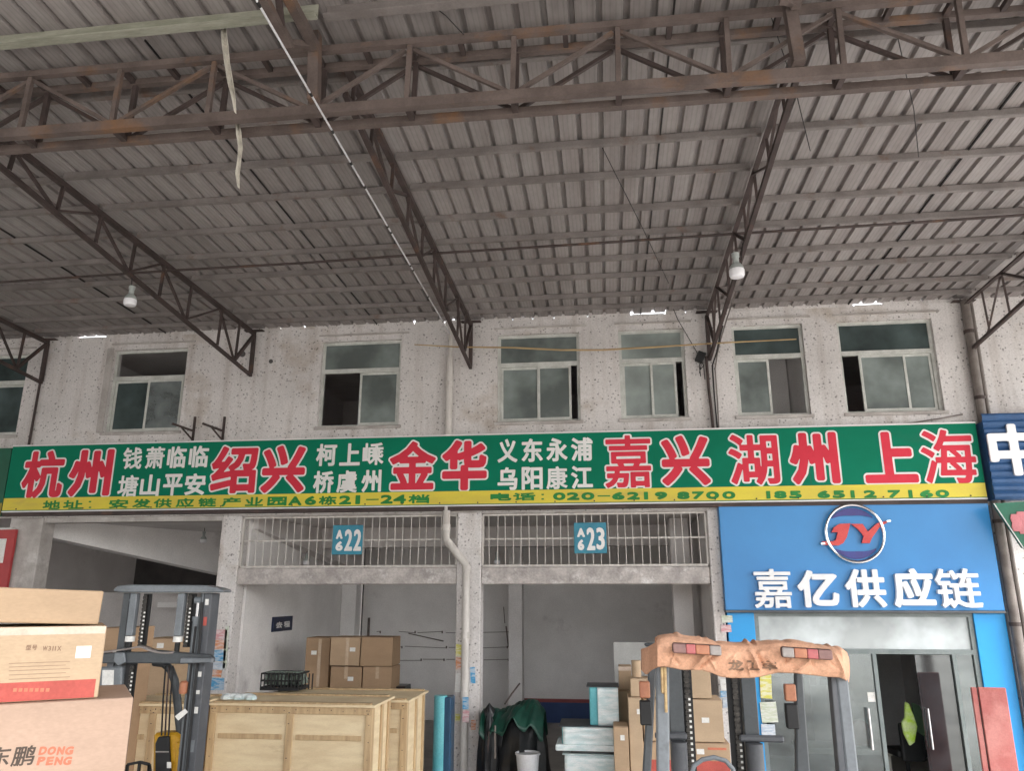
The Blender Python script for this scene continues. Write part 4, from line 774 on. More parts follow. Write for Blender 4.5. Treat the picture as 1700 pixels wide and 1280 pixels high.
ntext('printed_text', [('型', 43, 1071, 52, 1080), ('号', 53, 1071, 62, 1080), ('W', 71, 1073, 79, 1081), ('3', 80, 1073, 85, 1081), ('1', 87, 1073, 89, 1081), ('1', 91, 1073, 93, 1081), ('X', 95, 1073, 102, 1081)], -.03, .0008, .0014, m_inkb, t2,
      strips=[(15, y, 116 - 7 * (k % 2), y + .9) for k, y in enumerate((1100, 1106, 1112, 1119, 1126))])
ntext('band_print', [], -.0284, 0, .01, m_inko, t2, strips=[(22 + 9 * k, 1143, 28 + 9 * k, 1149) for k in range(7)])
zl = nhit(90, 1029)[1]; zh = nhit(90, 971)[1]; u2 = nhit(167, 1005, -.05)[0]
ncarton(u2 - .95, u2, zm + .022, zm + .022 + (zh - zl), .5, m_card, 'plain flat carton tilted on top of the near stack', off=-.05, tilt=2.2, dang=1)
# cartons behind the near stack and forklift
carton_box((150, 1042, 196, 1300), -3.6, .5, m_card2, 'brown carton half hidden between the near stack and the tall forklift', z0=0, tape=None)
carton_box((236, 1060, 290, 1165), -2.0, .45, m_card, 'tan carton seen through the tall forklift mast', z0=1.352, tape=None)
# wooden crates
def crate(x0, x1, y0, y1, zt, label, nb, over=.03):
    t = thing('wooden_crate', ((x0 + x1) / 2, (y0 + y1) / 2, 0), label, 'crate', 'wooden crates by the middle bay')
    link('panel', MB().box(x0 + .022, x1 - .022, y0 + .022, y1 - .022, .1, zt - .05), m_ply, t)
    link('lid', MB().box(x0 - over, x1 + over, y0 - over, y1 + over, zt - .026, zt), m_ply, t, bevel=.003)
    for y in (y0 - .02, y1 - .06): link('lid_batten', MB().box(x0 + .05, x1 - .02, y, y + .08, zt + .0005, zt + .018), m_timber, t, bevel=.003)
    b_ = .075
    def bt(*a): link('batten', MB().box(*a), m_timber, t, bevel=.003)
    bt(x0, x1, y0, y0 + .0215, zt - .027 - b_, zt - .027); bt(x0, x1, y0, y0 + .0215, .1, .1 + b_)
    for k in range(nb + 1):
        x = x0 + (x1 - x0 - b_) * k / nb; bt(x, x + b_, y0, y0 + .0215, .1 + b_ + .001, zt - .028 - b_)
    for k in range(nb):
        xa_, xb_ = x0 + (x1 - x0 - b_) * k / nb + b_ + .04, x0 + (x1 - x0 - b_) * (k + 1) / nb - .04; z = zt - .36; bt(xa_, xb_, y0 + .004, y0 + .0212, z, z + .05)
    for y in (y0 + .022, (y0 + y1) / 2, y1 - b_ - .022): bt(x1 - .0215, x1, y, y + b_, .1, zt - .028 - b_ if False else zt - .028)
    bt(x1 - .021, x1 + .001, y0 + .1, y1 - .1, zt - .36, zt - .31) if False else None
    nb_ = MB()
    for k in range(nb + 1):
        x = x0 + (x1 - x0 - b_) * k / nb + b_ / 2
        for z in [zt - .06, zt - .09] + [zt - .2 - .17 * q for q in range(6)]: nb_.tube([(x + random.uniform(-.02, .02), y0 - .0015, z), (x + .001, y0 - .0002, z)], .0045, 6)
    for q in range(14): nb_.tube([(x0 + .06 + (x1 - x0 - .12) * q / 13, y0 - .0015, zt - .065 + random.uniform(-.015, .015)), (x0 + .06 + (x1 - x0 - .12) * q / 13, y0 - .0002, zt - .065)], .0045, 6)
    link('nail', nb_, m_rustd, t)
    for y in (y0 + .05, (y0 + y1) / 2 - .05, y1 - .15): bt(x0, x1, y, y + .1, 0, .0995)
    return t
xa = rect(343, 1169, 616, 1300, -2.9)
crate(xa[0], xa[1], -2.9, -2.15, xa[3], 'large plywood crate with pine battens, nearest of the crates before the middle bay', 2)
xc_ = rect(225, 1170, 338, 1300, -3.25)
crate(xc_[0] - .3, xa[0] - .06, -3.2, -2.5, xc_[3], 'plywood crate behind the tall forklift, nearest to the carton stack', 2)
xb_ = rect(420, 1161, 674, 1300, -2.05)
crate(xb_[0], xb_[1], -2.05, -1.1, xb_[3], 'plywood crate behind the nearest one, its end reaching towards the middle pillar', 3)
pp = at(395, 1162, -2.6); zc = xa[3] + .002
mb = MB()
for k in range(5): mb.lathe((pp[0] - .12 + .07 * k, -2.62 + .03 * (k % 2), zc + .001), [(.07, 0), (.075, .02), (.05, .045 + .012 * (k % 2)), (.01, .06)], 7)
tag(link('plastic_film', mb, m_film), 'crumpled clear film lying on the nearest wooden crate', 'plastic film')
BK = thing('black_basket', tuple(at(462, 1150, -1.5)), 'black plastic basket with pale slots on the crates in the middle bay', 'basket')
x0, x1, z0, z1 = rect(432, 1118, 496, 1150, -1.5); z0 = xb_[3] + .019
mb = MB(); mb.box(x0, x1, -1.5, -1.15, z0, z0 + .02)
for k in range(16): x = x0 + (x1 - x0 - .012) * k / 11; mb.box(x, x + .014, -1.5, -1.49, z0 + .02, z1)
for z in (z0 + .02, (z0 + z1) / 2, z1 - .02): mb.box(x0, x1, -1.489, -1.48, z, z + .02); mb.box(x0, x0 + .012, -1.48, -1.15, z, z + .02); mb.box(x1 - .012, x1, -1.48, -1.15, z, z + .02); mb.box(x0 + .013, x1 - .013, -1.16, -1.15, z, z + .02)
link('basket', mb, m_black, BK); mb = MB()
for k in range(9): mb.rbox((x0 + .05 + .055 * k, -1.32, (z0 + z1) / 2 + .03), (.04, .2, (z1 - z0) * .7), 0, random.uniform(-15, 15))
link('contents', mb, M('pale green bottles', (.3, .38, .32), (.04, .05, .045), scale=16), BK)
# cartons inside the middle bay
gM = 'cartons stacked in the middle bay'
x0, x1, z0, zm = rect(548, 1106, 600, 1152, .9)
carton_box((548, 1107, 600, 1152), .9, .5, m_card2, 'lower front carton in the middle bay, next to the narrow column of cartons', z0=0, group=gM)
carton_box((602, 1107, 650, 1152), .9, .5, m_card2, 'lower carton at the stack end, beside the wall with rods', z0=0, group=gM)
carton_box((548, 1058, 597, 1106), .9, .5, m_card, 'upper carton with tape flap, over the lower front carton', z0=zm + .003, group=gM, tape='full')
carton_box((599, 1058, 651, 1106), .9, .5, m_card2, 'upper carton at the stack end, beside the wall with rods', z0=zm + .003, group=gM, tape=None)
carton_box((506, 1059, 546, 1152), 1.1, .5, m_card2, 'tall narrow brown carton at the near end of the stacked cartons', z0=0, group=gM, tape='full')
carton_box((648, 1140, 672, 1152), 1.2, .4, m_blackfilm, 'black box top showing beside the stacked cartons', z0=0, tape=None, name='black_box')
x0, x1, z0, z1 = rect(716, 1157, 748, 1300, -.62); m_navyw = M('navy wrap', (.03, .09, .17), (.02, .06, .12), scale=7, rough=.3, stretch=(1, 1, .3)); RL = thing('wrapped_roll', ((x0 + x1) / 2, -.45, 0), 'upright navy wrapped bundle with a painted cyan highlight between the crates and the middle pillar', 'bundle')
link('cyan_highlight', MB().tube([(x0 + .09, -.5, 0), (x0 + .09, -.5, z1)], .09, 18), m_cyan, RL, smooth=True); link('navy_wrap', MB().box(x0 + .12, x1 - .01, -.56, -.3, 0, z1 - .015), m_navyw, RL, bevel=.02, seg=2)  # cyan tube stands for the highlight along the dark blue roll
# tarpaulin heap in the next bay
x0, x1, z0, z1 = rect(800, 1163, 905, 1300, -.3)
tag(link('covered_heap', lump((x0 + x1) / 2 + .06, -.1, 0, z1 - .12, (x1 - x0) / 2 - .04, .34, 4), m_blackfilm, smooth=True), 'heap covered in black plastic sheet in the bay beside the middle pillar', 'heap')
def drape(x0, x1, yc, zt, seed):
    rnd = random.Random(seed); mb = MB(); n, m = 52, 30; vs = []
    for i in range(n + 1):
        for k in range(m + 1):
            u, v = i / n, k / m; x = x0 + (x1 - x0) * u; y = yc - .42 + .84 * v; e = abs(v - .5) * 2
            z = zt - .03 + .03 * math.sin(7 * u + 1 + 3 * v) + .03 * abs(math.sin(11 * u + 6 * v)) + .022 * abs(math.sin(26 * u - 9 * v)) - (.24 + .1 * math.sin(9 * u) + .07 * math.sin(21 * u)) * e ** 2.4 - .13 * (1 - u) - .35 * max(0, u - .86) ** 1.0 * 3
            vs.append((x, y + .03 * math.sin(9 * u), z))
    return mb.add(vs, [(i * (m + 1) + k, (i + 1) * (m + 1) + k, (i + 1) * (m + 1) + k + 1, i * (m + 1) + k + 1) for i in range(n) for k in range(m)])
tag(link('dark_sacking', lump(x0 + .1, -.32, 0, z1 - .1, .13, .2, 11, sag=.25), m_blackfilm, smooth=True), 'dark sacking heap between the middle pillar and the green tarpaulin', 'sacking')
o = link('green_tarpaulin', drape(x0 - .0, x1 - .01, -.12, z1 - .02, 3), m_tarp, smooth=True); o.modifiers.new('s', 'SOLIDIFY').thickness = .008; tag(o, 'crumpled dark green tarpaulin thrown over the black covered heap', 'tarpaulin')
pipe('wooden_stick', path([(838, 1170), (850, 1152), (863, 1135)], -.35), .012, m_rustd, 'dark stick poking out of the green tarpaulin', 'stick', 6)
for k, (a, c) in enumerate((((822, 1205), (822, 1260)), ((812, 1215), (806, 1290)))):
    pipe('tool_handle', path([a, c], -.5), .013, m_pipeg if k == 0 else m_rustd, ('pale tool handle upright before the black heap' if k == 0 else 'dark tool handle leaning at the middle pillar'), 'handle', 6)
p = at(876, 1250, -.55); zt = p[2]
BU = thing('white_bucket', (p[0], -.55, 0), 'white plastic bucket on a low stand before the black covered heap', 'bucket')
link('body', MB().lathe((p[0], -.55, zt - .34), [(.125, 0), (.155, .34), (.165, .34), (.165, .318)], 22), m_bucket, BU, smooth=True); link('stand', MB().box(p[0] - .2, p[0] + .2, -.72, -.4, 0, zt - .341), m_dark, BU)
# wrapped boxes
gW = 'film wrapped blocks in the bay of the tarpaulin'
def wrapped(px, Y, depth, label, z0=None, side=.3, slump=0):
    x0, x1, ya, yb, zb, zt = box_of(px, Y, depth, z0); t = thing('wrapped_block', ((x0 + x1) / 2, (ya + yb) / 2, zb), label, 'wrapped block', gW)
    link('block', MB().box(x0 + .02, x1 - .02, ya + .02, yb - .02, zb, zt - .012), m_cyan, t, bevel=.02, seg=2)
    xs_ = x0 + (x1 - x0) * side
    mb = MB(); n, m = 14, 10; vs = []
    for i in range(n + 1):
        for k in range(m + 1): u, v = i / n, k / m; vs.append((xs_ + (x1 - xs_) * u, ya - .004 - .007 * math.sin(17 * v + 5 * u) * math.sin(6 * u + 2) - .006, zb + .005 + (zt - zb - .02) * v))
    mb.add(vs, [(i * (m + 1) + k, (i + 1) * (m + 1) + k, (i + 1) * (m + 1) + k + 1, i * (m + 1) + k + 1) for i in range(n) for k in range(m)]); o = link('film', mb, m_film, t, smooth=True); o.modifiers.new('s', 'SOLIDIFY').thickness = .004
    link('lid', MB().box(x0 - .015, x1 + .01, ya - .012, yb, zt - .011, zt), m_steel if slump == 0 else m_film, t, bevel=.004); return t
zz1 = rect(935, 1252, 1022, 1300, -.85)[3]; zz2 = rect(930, 1207, 1022, 1243, -.85)[3]; zz2q = rect(930, 1207, 1022, 1243, -.85)[2]
tb = wrapped((936, 1253, 1024, 1300), -.85, .6, 'lowest film wrapped block of the pale stack', z0=0, side=.02, slump=1)
x0, x1, z0, z1 = rect(948, 1244, 1020, 1253, -.8); link('dark_gap_fill', MB().box(x0, x1, -.8, -.3, zz1 + .0005, zz2q - .032), m_dark, tb)  # dark box fills in for the shaded gap between the wrapped blocks
x0, x1, z0, z1 = rect(922, 1236, 1022, 1246, -.88); tw_ = (x0, x1)
tb2 = wrapped((930, 1206, 1022, 1243), -.85, .6, 'middle film wrapped block with greenish ends in the pale stack', z0=zz2q, side=.05); link('flared_base', MB().box(tw_[0], tw_[1], -.90, -.3, zz2q - .031, zz2q + .045), m_film, tb2, bevel=.018, seg=3)
wrapped((976, 1140, 1027, 1203), -.8, .45, 'upright block with cyan side and white film face, top of the pale stack', z0=zz2 + .003, side=.32)
x0, x1, z0, z1 = rect(1022, 1067, 1095, 1300, .3); tag(link('foam_board', MB().rbox(((x0 + x1) / 2, .36, z1 / 2), (x1 - x0, .03, z1)), M('pale grey board', (.42, .42, .41), rough=.7), bevel=.003), 'tall pale grey board standing behind the cartons in the tarpaulin bay', 'board')
gR = 'cartons piled beside the shopfront'
zA = rect(1060, 1232, 1212, 1300, -1.0)[3]; zB = rect(1070, 1160, 1200, 1231, -1.0)[3]
t, c, s, pc = carton_box((1046, 1233, 1213, 1300), -1.0, .55, m_card, 'wide carton with a broad red band, bottom of the pile behind the orange cover', z0=0, tape=None, group=gR)
x0, x1, z0, z1 = rect(1047, 1263, 1212, 1282, -1.0); link('red_band', MB().box(x0, x1, -1.003, -1.0005, z0, z1), m_inkr, t); x0, x1, z0, z1 = rect(1175, 1242, 1206, 1246, -1.0); link('printed_line', MB().box(x0, x1, -1.003, -1.0005, z0, z1), m_inko, t)
carton_box((1068, 1161, 1201, 1231), -1.0, .5, m_card3, 'plain carton with vertical tape in the middle of the pile behind the orange cover', z0=zA + .002, tape='full', group=gR)
carton_box((1092, 1110, 1180, 1159), -.98, .45, m_card3, 'carton with white patch, top of the pile behind the orange cover', z0=zB + .002, tape='v', group=gR, tapemat=m_label)
zC = rect(1022, 1207, 1046, 1300, -1.25)[3]
carton_box((1020, 1207, 1044, 1300), -1.25, .4, m_card, 'narrow carton standing next to the pale film wrapped blocks', z0=0, tape=None, group=gR)
zD = rect(1042, 1158, 1068, 1300, -1.2)[3]
carton_box((1045, 1158, 1067, 1300), -1.2, .4, m_card3, 'tall slim carton between the wrapped blocks and the forklift post', z0=0, tape=None, group=gR)
zE = rect(1026, 1147, 1047, 1205, -.35)[3]
carton_box((1024, 1147, 1062, 1300), -.35, .4, m_card2, 'shadowed brown carton behind the slim one', z0=0, tape=None, group=gR)
carton_box((1047, 1127, 1088, 1157), -1.15, .35, m_card3, 'small pale carton perched on the tall slim carton', z0=zD + .002, tape='v', group=gR)
carton_box((1027, 1106, 1049, 1146), -.32, .3, m_card, 'little carton on the shadowed brown one, in front of the grey board', z0=zE + .002, tape='h', group=gR)
p = at(1056, 1097, -1.0); z0_ = rect(1047, 1127, 1088, 1157, -1.15)[3]; tag(link('paper_roll', MB().tube([(p[0], -.98, z0_ + .002), (p[0], -.98, p[2])], .06, 16), m_card3, smooth=True), 'upright paper roll standing on the small pale carton', 'paper roll')
# ================================================================== FORKLIFTS
def vbar(name, pts, Y, mat, parent, dy, bevel=.006):       # straight or bent plate drawn as outline in survey pixels, given depth dy
    return link(name, MB().prism([(at(px, py, Y)[0], at(px, py, Y)[2]) for px, py in pts], Y, Y + dy), mat, parent, bevel=bevel)
def vpost(name, xm, wd, z0, z1, Y, mat, parent, dy): return link(name, MB().box(xm - wd / 2, xm + wd / 2, Y, Y + dy, z0, z1), mat, parent, bevel=.006)
def chain(parent, x, Y, z0, z1, mat=None, wd=.045, dots=None):
    mb = MB(); z = z0
    while z < z1 - .03: mb.box(x - wd / 2, x + wd / 2, Y, Y + .012, z, z + .022); mb.box(x - wd / 3, x + wd / 3, Y + .002, Y + .01, z + .023, z + .032); z += .033
    c = link('lift_chain', mb, m_grease, parent)
    if dots:
        mb = MB(); z = dots[0]
        while z < dots[1]: mb.box(x + wd * .1, x + wd * .5, Y - .004, Y - .001, z, z + .014); z += .033
        link('chain_pin', mb, m_label, c)
    return c
# tall stacker with mast, seen from its mast side
YL = -5.0; k_ = 1 / 216.5
TF = thing('forklift', (-3.75, -4.7, 0), 'tall grey forklift mast over a yellow body beside the near carton stack', 'forklift')
X = lambda px, py=1100, Y=YL: at(px, py, Y)[0]; Z = lambda py, Y=YL: at(280, py, Y)[2]
vbar('mast_crosshead', [(187, 979), (195, 973), (215, 971), (340, 972), (360, 976), (371, 980), (370, 984), (330, 984), (205, 984), (188, 982)], YL - .07, m_forkl, TF, .16, .01)
xo = X(331, 1100)
mr = link('mast_rail', MB().box(xo - .05, xo - .015, YL, YL + .12, .08, Z(985)), m_fork, TF, bevel=.005)
link('rail_flange', MB().box(xo - .012, xo + .055, YL - .01, YL + .14, .08, Z(985)), m_steel, mr, bevel=.004); link('rail_lip', MB().box(xo - .026, xo - .0155, YL - .012, YL - .002, .08, Z(985)), m_forkl, mr)
xl_ = X(192, 1100); mr = link('mast_rail', MB().box(xl_ - .01, xl_ + .055, YL, YL + .12, .08, Z(985)), m_fork, TF, bevel=.005); link('rail_flange', MB().box(xl_ - .07, xl_ - .012, YL - .01, YL + .14, .08, Z(1100)), m_steel, mr)
for (px, py, hh, mt) in ((345, 1032, .07, m_inkr), (347, 1000, .05, m_label), (338, 1120, .04, m_label), (337, 1150, .03, m_label), (335, 1180, .05, m_label), (333, 1240, .09, m_forkl)):
    q_ = at(px, py, YL - .012); link('rail_sticker', MB().box(xo + .005, xo + .035, YL - .0135, YL - .0102, q_[2] - hh / 2, q_[2] + hh / 2), mt, TF)
link('rail_hose', MB().tube([(xo - .005, YL - .02, .6), (xo - .008, YL - .02, Z(1200)), (xo - .004, YL - .025, Z(1060)), (xo - .02, YL - .02, Z(1000))], .011, 8), m_black, TF, smooth=True)
link('rail_hose', MB().tube([(xo - .062, YL - .01, .6), (xo - .065, YL - .012, Z(1200)), (xo - .06, YL - .012, Z(1040))], .009, 8), m_black, TF, smooth=True)
for px in (221, 300):
    xm = X(px, 1020); h = vpost('inner_post', xm, .062, Z(1056), Z(985), YL - .03, m_forkl, TF, .06)
    link('post_nut', MB().tube([(xm, YL, Z(1066)), (xm, YL, Z(1057))], .04, 12), m_label, h); link('post_stem', MB().tube([(xm, YL, Z(1084)), (xm, YL, Z(1067))], .022, 10), m_black, h)
for px, dots in ((237, (Z(1066), Z(1015))), (312, (Z(1066), Z(1012)))):
    xm = X(px, 1030); b_ = link('chain_guard', MB().box(xm - .03, xm + .045, YL + .02, YL + .03, Z(1075), Z(986)), m_black, TF); chain(TF, xm, YL - .004, Z(1075), Z(988), wd=.04, dots=dots)
for px, w_ in ((205, .020), (323, .034)):
    xm = X(px, 1040); cy = link('lift_cylinder', MB().tube([(xm, YL + .03, .3), (xm, YL + .03, Z(1028))], w_, 14).tube([(xm, YL + .03, Z(1032)), (xm, YL + .03, Z(1024))], w_ * 1.2, 14), m_forkl, TF, smooth=True)
    link('rod', MB().tube([(xm, YL + .03, Z(1028)), (xm, YL + .03, Z(994))], w_ * .62, 12), m_chrome, cy, smooth=True); link('rod_eye', MB().tube([(xm - .03, YL + .03, Z(997)), (xm + .03, YL + .03, Z(997))], .03, 12), m_forkl, cy, smooth=True)
vbar('mast_crossbar', [(167, 1085), (200, 1083), (240, 1083), (262, 1080), (300, 1084), (345, 1087), (352, 1092), (352, 1101), (300, 1103), (262, 1102), (168, 1102)], YL - .05, m_fork, TF, .06, .008)
vbar('mast_crossbar', [(300, 1093), (352, 1093), (352, 1101), (298, 1102)], YL - .1, m_forkl, TF, .045, .006)
vbar('bracket', [(190, 1084), (206, 1084), (208, 1100), (196, 1106), (188, 1098)], YL - .075, m_forkl, TF, .02)
mb = MB(); n = 22; vs = []
for i in range(n + 1):
    u = i / n; p = at(172 + 118 * u, 1083 - 6 * math.sin(3.1 * u + .3) ** 2 - 5 * math.exp(-((u - .55) / .12) ** 2), YL - .03)
    for dy in (-.04, .03): vs.append((p[0], p[1] + dy, p[2] + (.006 if dy > 0 else 0)))
mb.add(vs, [(2 * i, 2 * i + 1, 2 * i + 3, 2 * i + 2) for i in range(n)]); o = link('hose_cover', mb, m_lampg, TF, smooth=True); o.modifiers.new('s', 'SOLIDIFY').thickness = .012
xm = X(213, 1130); link('chain_guard', MB().box(xm - .05, xm + .05, YL + .02, YL + .03, .5, Z(1103)), m_black, TF); chain(TF, xm + .02, YL - .004, .6, Z(1104), wd=.04, dots=(Z(1155), Z(1115)))
bx = vbar('battery_box', [(165, 1108), (202, 1107), (200, 1162), (163, 1164)], YL - .02, m_forkl, TF, .2, .012); vbar('sticker', [(170, 1113), (189, 1113), (188, 1138), (169, 1138)], YL - .026, m_label, bx, .004, 0)
link('guard_leg', MB().tube([tuple(at(px, py, YL + .2)) for px, py in ((256, 1100), (272, 1102), (283, 1112), (290, 1130), (294, 1160), (297, 1195), (301, 1232), (306, 1290))] , .034, 10), m_fork, TF, smooth=True)
for px in (272, 278, 284): link('hose', MB().tube([tuple(at(px + 3, 1106, YL + .1)), tuple(at(px - 1, 1160, YL + .1)), tuple(at(px - 4, 1222, YL + .1))], .008, 6), m_rustd if px == 278 else m_black, TF)
p = at(307, 1141, YL); lm = link('indicator_lamp', MB().lathe((p[0], YL - .02, p[2] - .05), [(.03, 0), (.035, .02), (.034, .085), (.02, .1)], 14), m_lampo, TF, smooth=True)
vbar('paper_tag', [(290, 1190), (307, 1177), (312, 1183), (296, 1197)], YL - .03, m_label, TF, .003, 0)
ybd = YL + .14
yb_ = vbar('body', [(254, 1218), (292, 1217), (311, 1233), (312, 1300), (300, 1500), (240, 1500), (252, 1290)], ybd, m_fyel, TF, .16, .02)
vbar('console', [(262, 1224), (280, 1223), (283, 1290), (257, 1290), (257, 1236)], ybd - .03, m_black, yb_, .028, .008); vbar('console_line', [(258, 1248), (280, 1248), (280, 1250), (258, 1250)], ybd - .036, m_lampg, yb_, .004, 0)
vbar('side_panel', [(292, 1232), (309, 1236), (310, 1300), (290, 1300)], ybd - .035, m_fyel, yb_, .034, .008); vbar('label_plate', [(297, 1242), (304, 1243), (304, 1268), (297, 1267)], ybd - .041, m_black, yb_, .004, 0); vbar('sticker', [(277, 1266), (284, 1266), (284, 1276), (277, 1276)], ybd - .041, m_label, yb_, .004, 0)
link('chassis', MB().box(-4.2, -3.8, YL + .31, YL + 1.05, .12, .6), m_fyel, TF, bevel=.05, seg=2)
for x in (-4.1, -3.45):
    link('wheel', MB().tube([(x - .06, YL + .3, .16), (x + .06, YL + .3, .16)], .16, 18), m_black, TF, smooth=True); link('fork', MB().box(x - .05, x + .05, YL - .95, YL - .03, .1, .15).box(x - .05, x + .05, YL - .06, YL - .02, .15, .6), m_steel, TF)
st = MB(); q = [at(px, py, YL + .05) for px, py in ((212, 1270), (232, 1266), (248, 1270), (250, 1290))]
for a, c in zip(q[:-1], q[1:]): st.bar(tuple(a), tuple(c), .02)
for a in q[:3]: st.bar(tuple(a), (a[0], a[1], a[2] - .3), .02)
link('load_grid', st, m_black, TF)
# near forklift seen from behind, its overhead guard wrapped in orange canvas
YR = -7.6; YM = -6.1
RF = thing('forklift', (.62, -6.8, 0), 'near forklift with orange canvas lettered in Chinese tied over its overhead guard', 'forklift')
XR_ = lambda px, Y=YR, py=1100: at(px, py, Y)[0]; ZR_ = lambda py, Y=YR: at(1240, py, Y)[2]
def strut(name, pts, Y, wd, mat, dy=.07): return vbar(name, pts, Y, mat, RF, dy, .008)
strut('guard_leg', [(1077, 1105), (1090, 1105), (1081, 1285), (1067, 1285)], YR + .95, 0, m_fork, .06)
strut('guard_leg', [(1089, 1104), (1111, 1104), (1112, 1290), (1091, 1290)], YR + .05, 0, m_forkl, .07)
strut('guard_leg', [(1321, 1118), (1333, 1118), (1346, 1290), (1323, 1290)], YR + .95, 0, m_fork, .06)
g2 = strut('guard_leg', [(1388, 1120), (1408, 1124), (1427, 1290), (1406, 1290)], YR + .05, 0, m_forkl, .07); vbar('leg_side', [(1379, 1118), (1387.5, 1119), (1405.5, 1290), (1394, 1290)], YR + .052, m_steel, g2, .068, .003)
for px in (1099, 1104): link('hose', MB().tube([tuple(at(px, 1108, YR + .02)), tuple(at(px + 1, 1150, YR + .015)), tuple(at(px + 2, 1183 if px == 1104 else 1150, YR + .03))], .007, 6), m_stick, RF, smooth=True)
link('guard_roof_bar', MB().box(XR_(1085), XR_(1400), YR + .1, YR + .16, ZR_(1092), ZR_(1078)), m_fork, RF, bevel=.01)
for t in np.linspace(.08, .92, 7): x = XR_(1085) + (XR_(1400) - XR_(1085)) * t; link('guard_roof_bar', MB().box(x - .012, x + .012, YR + .165, YR + .98, ZR_(1094), ZR_(1090)), m_fork, RF)
link('guard_roof_bar', MB().box(XR_(1085), XR_(1400), YR + .985, YR + 1.04, ZR_(1098), ZR_(1090)), m_fork, RF, bevel=.01)
# canvas sleeve: runs along the left side of the guard, round the corner and across the back
tx = [1064, 1072, 1082, 1090, 1096, 1104, 1116, 1135, 1170, 1200, 1245, 1290, 1320, 1370, 1394, 1402, 1408]; ty = [1078, 1076, 1070, 1066, 1061, 1059, 1058, 1060, 1066, 1071, 1074, 1069, 1068, 1077, 1080, 1079, 1084]
bx_ = [1064, 1072, 1080, 1090, 1104, 1130, 1165, 1182, 1196, 1215, 1245, 1262, 1290, 1320, 1370, 1392, 1400, 1409]; by_ = [1112, 1121, 1113, 1108, 1107, 1112, 1113, 1118, 1124, 1126, 1126, 1124, 1117, 1118, 1124, 1125, 1128, 1134]
PX0, PX1, PC = 1064, 1408, 1091
def ridge(t): t = t % 1.0; return (1 - abs(2 * t - 1)) ** 2.2
rnd = random.Random(9); creases = [(rnd.uniform(PC, PX1), rnd.uniform(-60, 60), rnd.uniform(3, 8), rnd.uniform(-.016, .020), rnd.uniform(0, .5), rnd.uniform(.4, 1)) for _ in range(34)] + [(1166, 40, 7, .028, 0, .9), (1180, 45, 6, -.02, 0, .9), (1252, -22, 6, .03, .1, 1), (1262, -25, 5, -.02, .2, 1), (1110, 60, 8, .02, .4, 1), (1340, 50, 8, .022, 0, .6), (1392, -20, 6, .02, 0, 1)]
def folds(px, q):
    d = .004 * math.sin(px * .11 + 3 * q) * math.sin(px * .043 - 2 * q)
    for c, sl, wd_, am, q0, q1 in creases:
        e = abs(px - c - sl * (q - .5)) / wd_
        if e < 1: d += am * (1 - e) ** 1.4 * max(0, min(1, (1.0 - q) * 3.5)) * max(0, min(1, (q - q0) * 6)) * max(0, min(1, (q1 - q) * 6))
    return d
def cover(px, q):
    """point of the canvas front, q from the hem (0) to the top edge (1)"""
    Yb = YR + (.34 * (PC - px) / (PC - PX0) if px < PC else (.10 * (px - 1398) / 10 if px > 1398 else 0))
    py = np.interp(px, bx_, by_) * (1 - q) + np.interp(px, tx, ty) * q; p = at(px, py, Yb); f_ = folds(px, q)
    belly = .018 * math.sin(math.pi * min(1, q * 1.1)) - .03 * max(0, q - .82) * 5
    p[1] -= belly + f_ + .01; return p
n, m = 190, 34; mb = MB(); vs = []
for i in range(n + 1):
    px = PX0 + (PX1 - PX0) * i / n
    for k in range(m + 1):
        v = k / m
        if v < .6: p = cover(px, v / .6)
        else:
            p = cover(px, 1.0); q = (v - .6) / .4; side = px < PC; dx = .22 * q if side else .0; dy = 0 if side else .24 * q
            p = p + np.array([dx, dy + .0, .012 * math.sin(math.pi * min(1, q * 1.2)) + .8 * folds(px, .8) * math.sin(math.pi * q) - .05 * max(0, q - .8) * 5])
        vs.append(tuple(p))
mb.add(vs, [(i * (m + 1) + k, (i + 1) * (m + 1) + k, (i + 1) * (m + 1) + k + 1, i * (m + 1) + k + 1) for i in range(n) for k in range(m)])
cv = link('canvas_cover', mb, m_cloth, RF, smooth=True); cv.modifiers.new('s', 'SOLIDIFY').thickness = .006
mb = MB()
for ch, *bx in (('龙', 1207, 1095, 1232, 1113), ('工', 1237, 1096, 1257, 1112), ('车', 1263, 1096, 1287, 1113)): fl(mb, ch, bx, YR, .0022, .002)
dpx = at(1241, 1104, YR)[0] - at(1240, 1104, YR)[0]; nv = []
for x_, y_, z_ in mb.v:
    px = 1240 + (x_ - at(1240, 1104, YR)[0]) / dpx; zb_ = at(px, np.interp(px, bx_, by_), YR)[2]; zt_ = at(px, np.interp(px, tx, ty), YR)[2]
    q = (z_ - zb_) / (zt_ - zb_); nv.append((x_, cover(px, q)[1] - .005, z_))
mb.v = nv; link('cover_lettering', mb, m_inkb, cv)
def tail_lamp(x0p, x1p, ya, yb2, mats):
    Y = YR - .075; x0, x1 = at(x0p, ya, Y)[0], at(x1p, ya, Y)[0]; za, zb_ = at(x0p, ya, Y)[2], at(x1p, yb2, Y)[2]; h = .042
    def pl(u0, u1, hh): 
        a, c = za + (zb_ - za) * u0, za + (zb_ - za) * u1; X0, X1 = x0 + (x1 - x0) * u0, x0 + (x1 - x0) * u1
        return [(X0, a - hh / 2), (X1, c - hh / 2), (X1, c + hh / 2), (X0, a + hh / 2)]
    hz = link('rear_lamp', MB().prism(pl(-.012, 1.012, h + .006), Y, Y + .03), m_housing, RF, bevel=.012, seg=3)
    e = [0, .27, .47, .76, 1.0]
    if mats[0] is m_lampg: e = [0, .24, .5, .72, 1.0]
    for k, mt in enumerate(mats): link('lens', MB().prism(pl(e[k] + .0015, e[k + 1] - .0015, h), Y - .012, Y - .001), mt, hz, bevel=.006, seg=2)
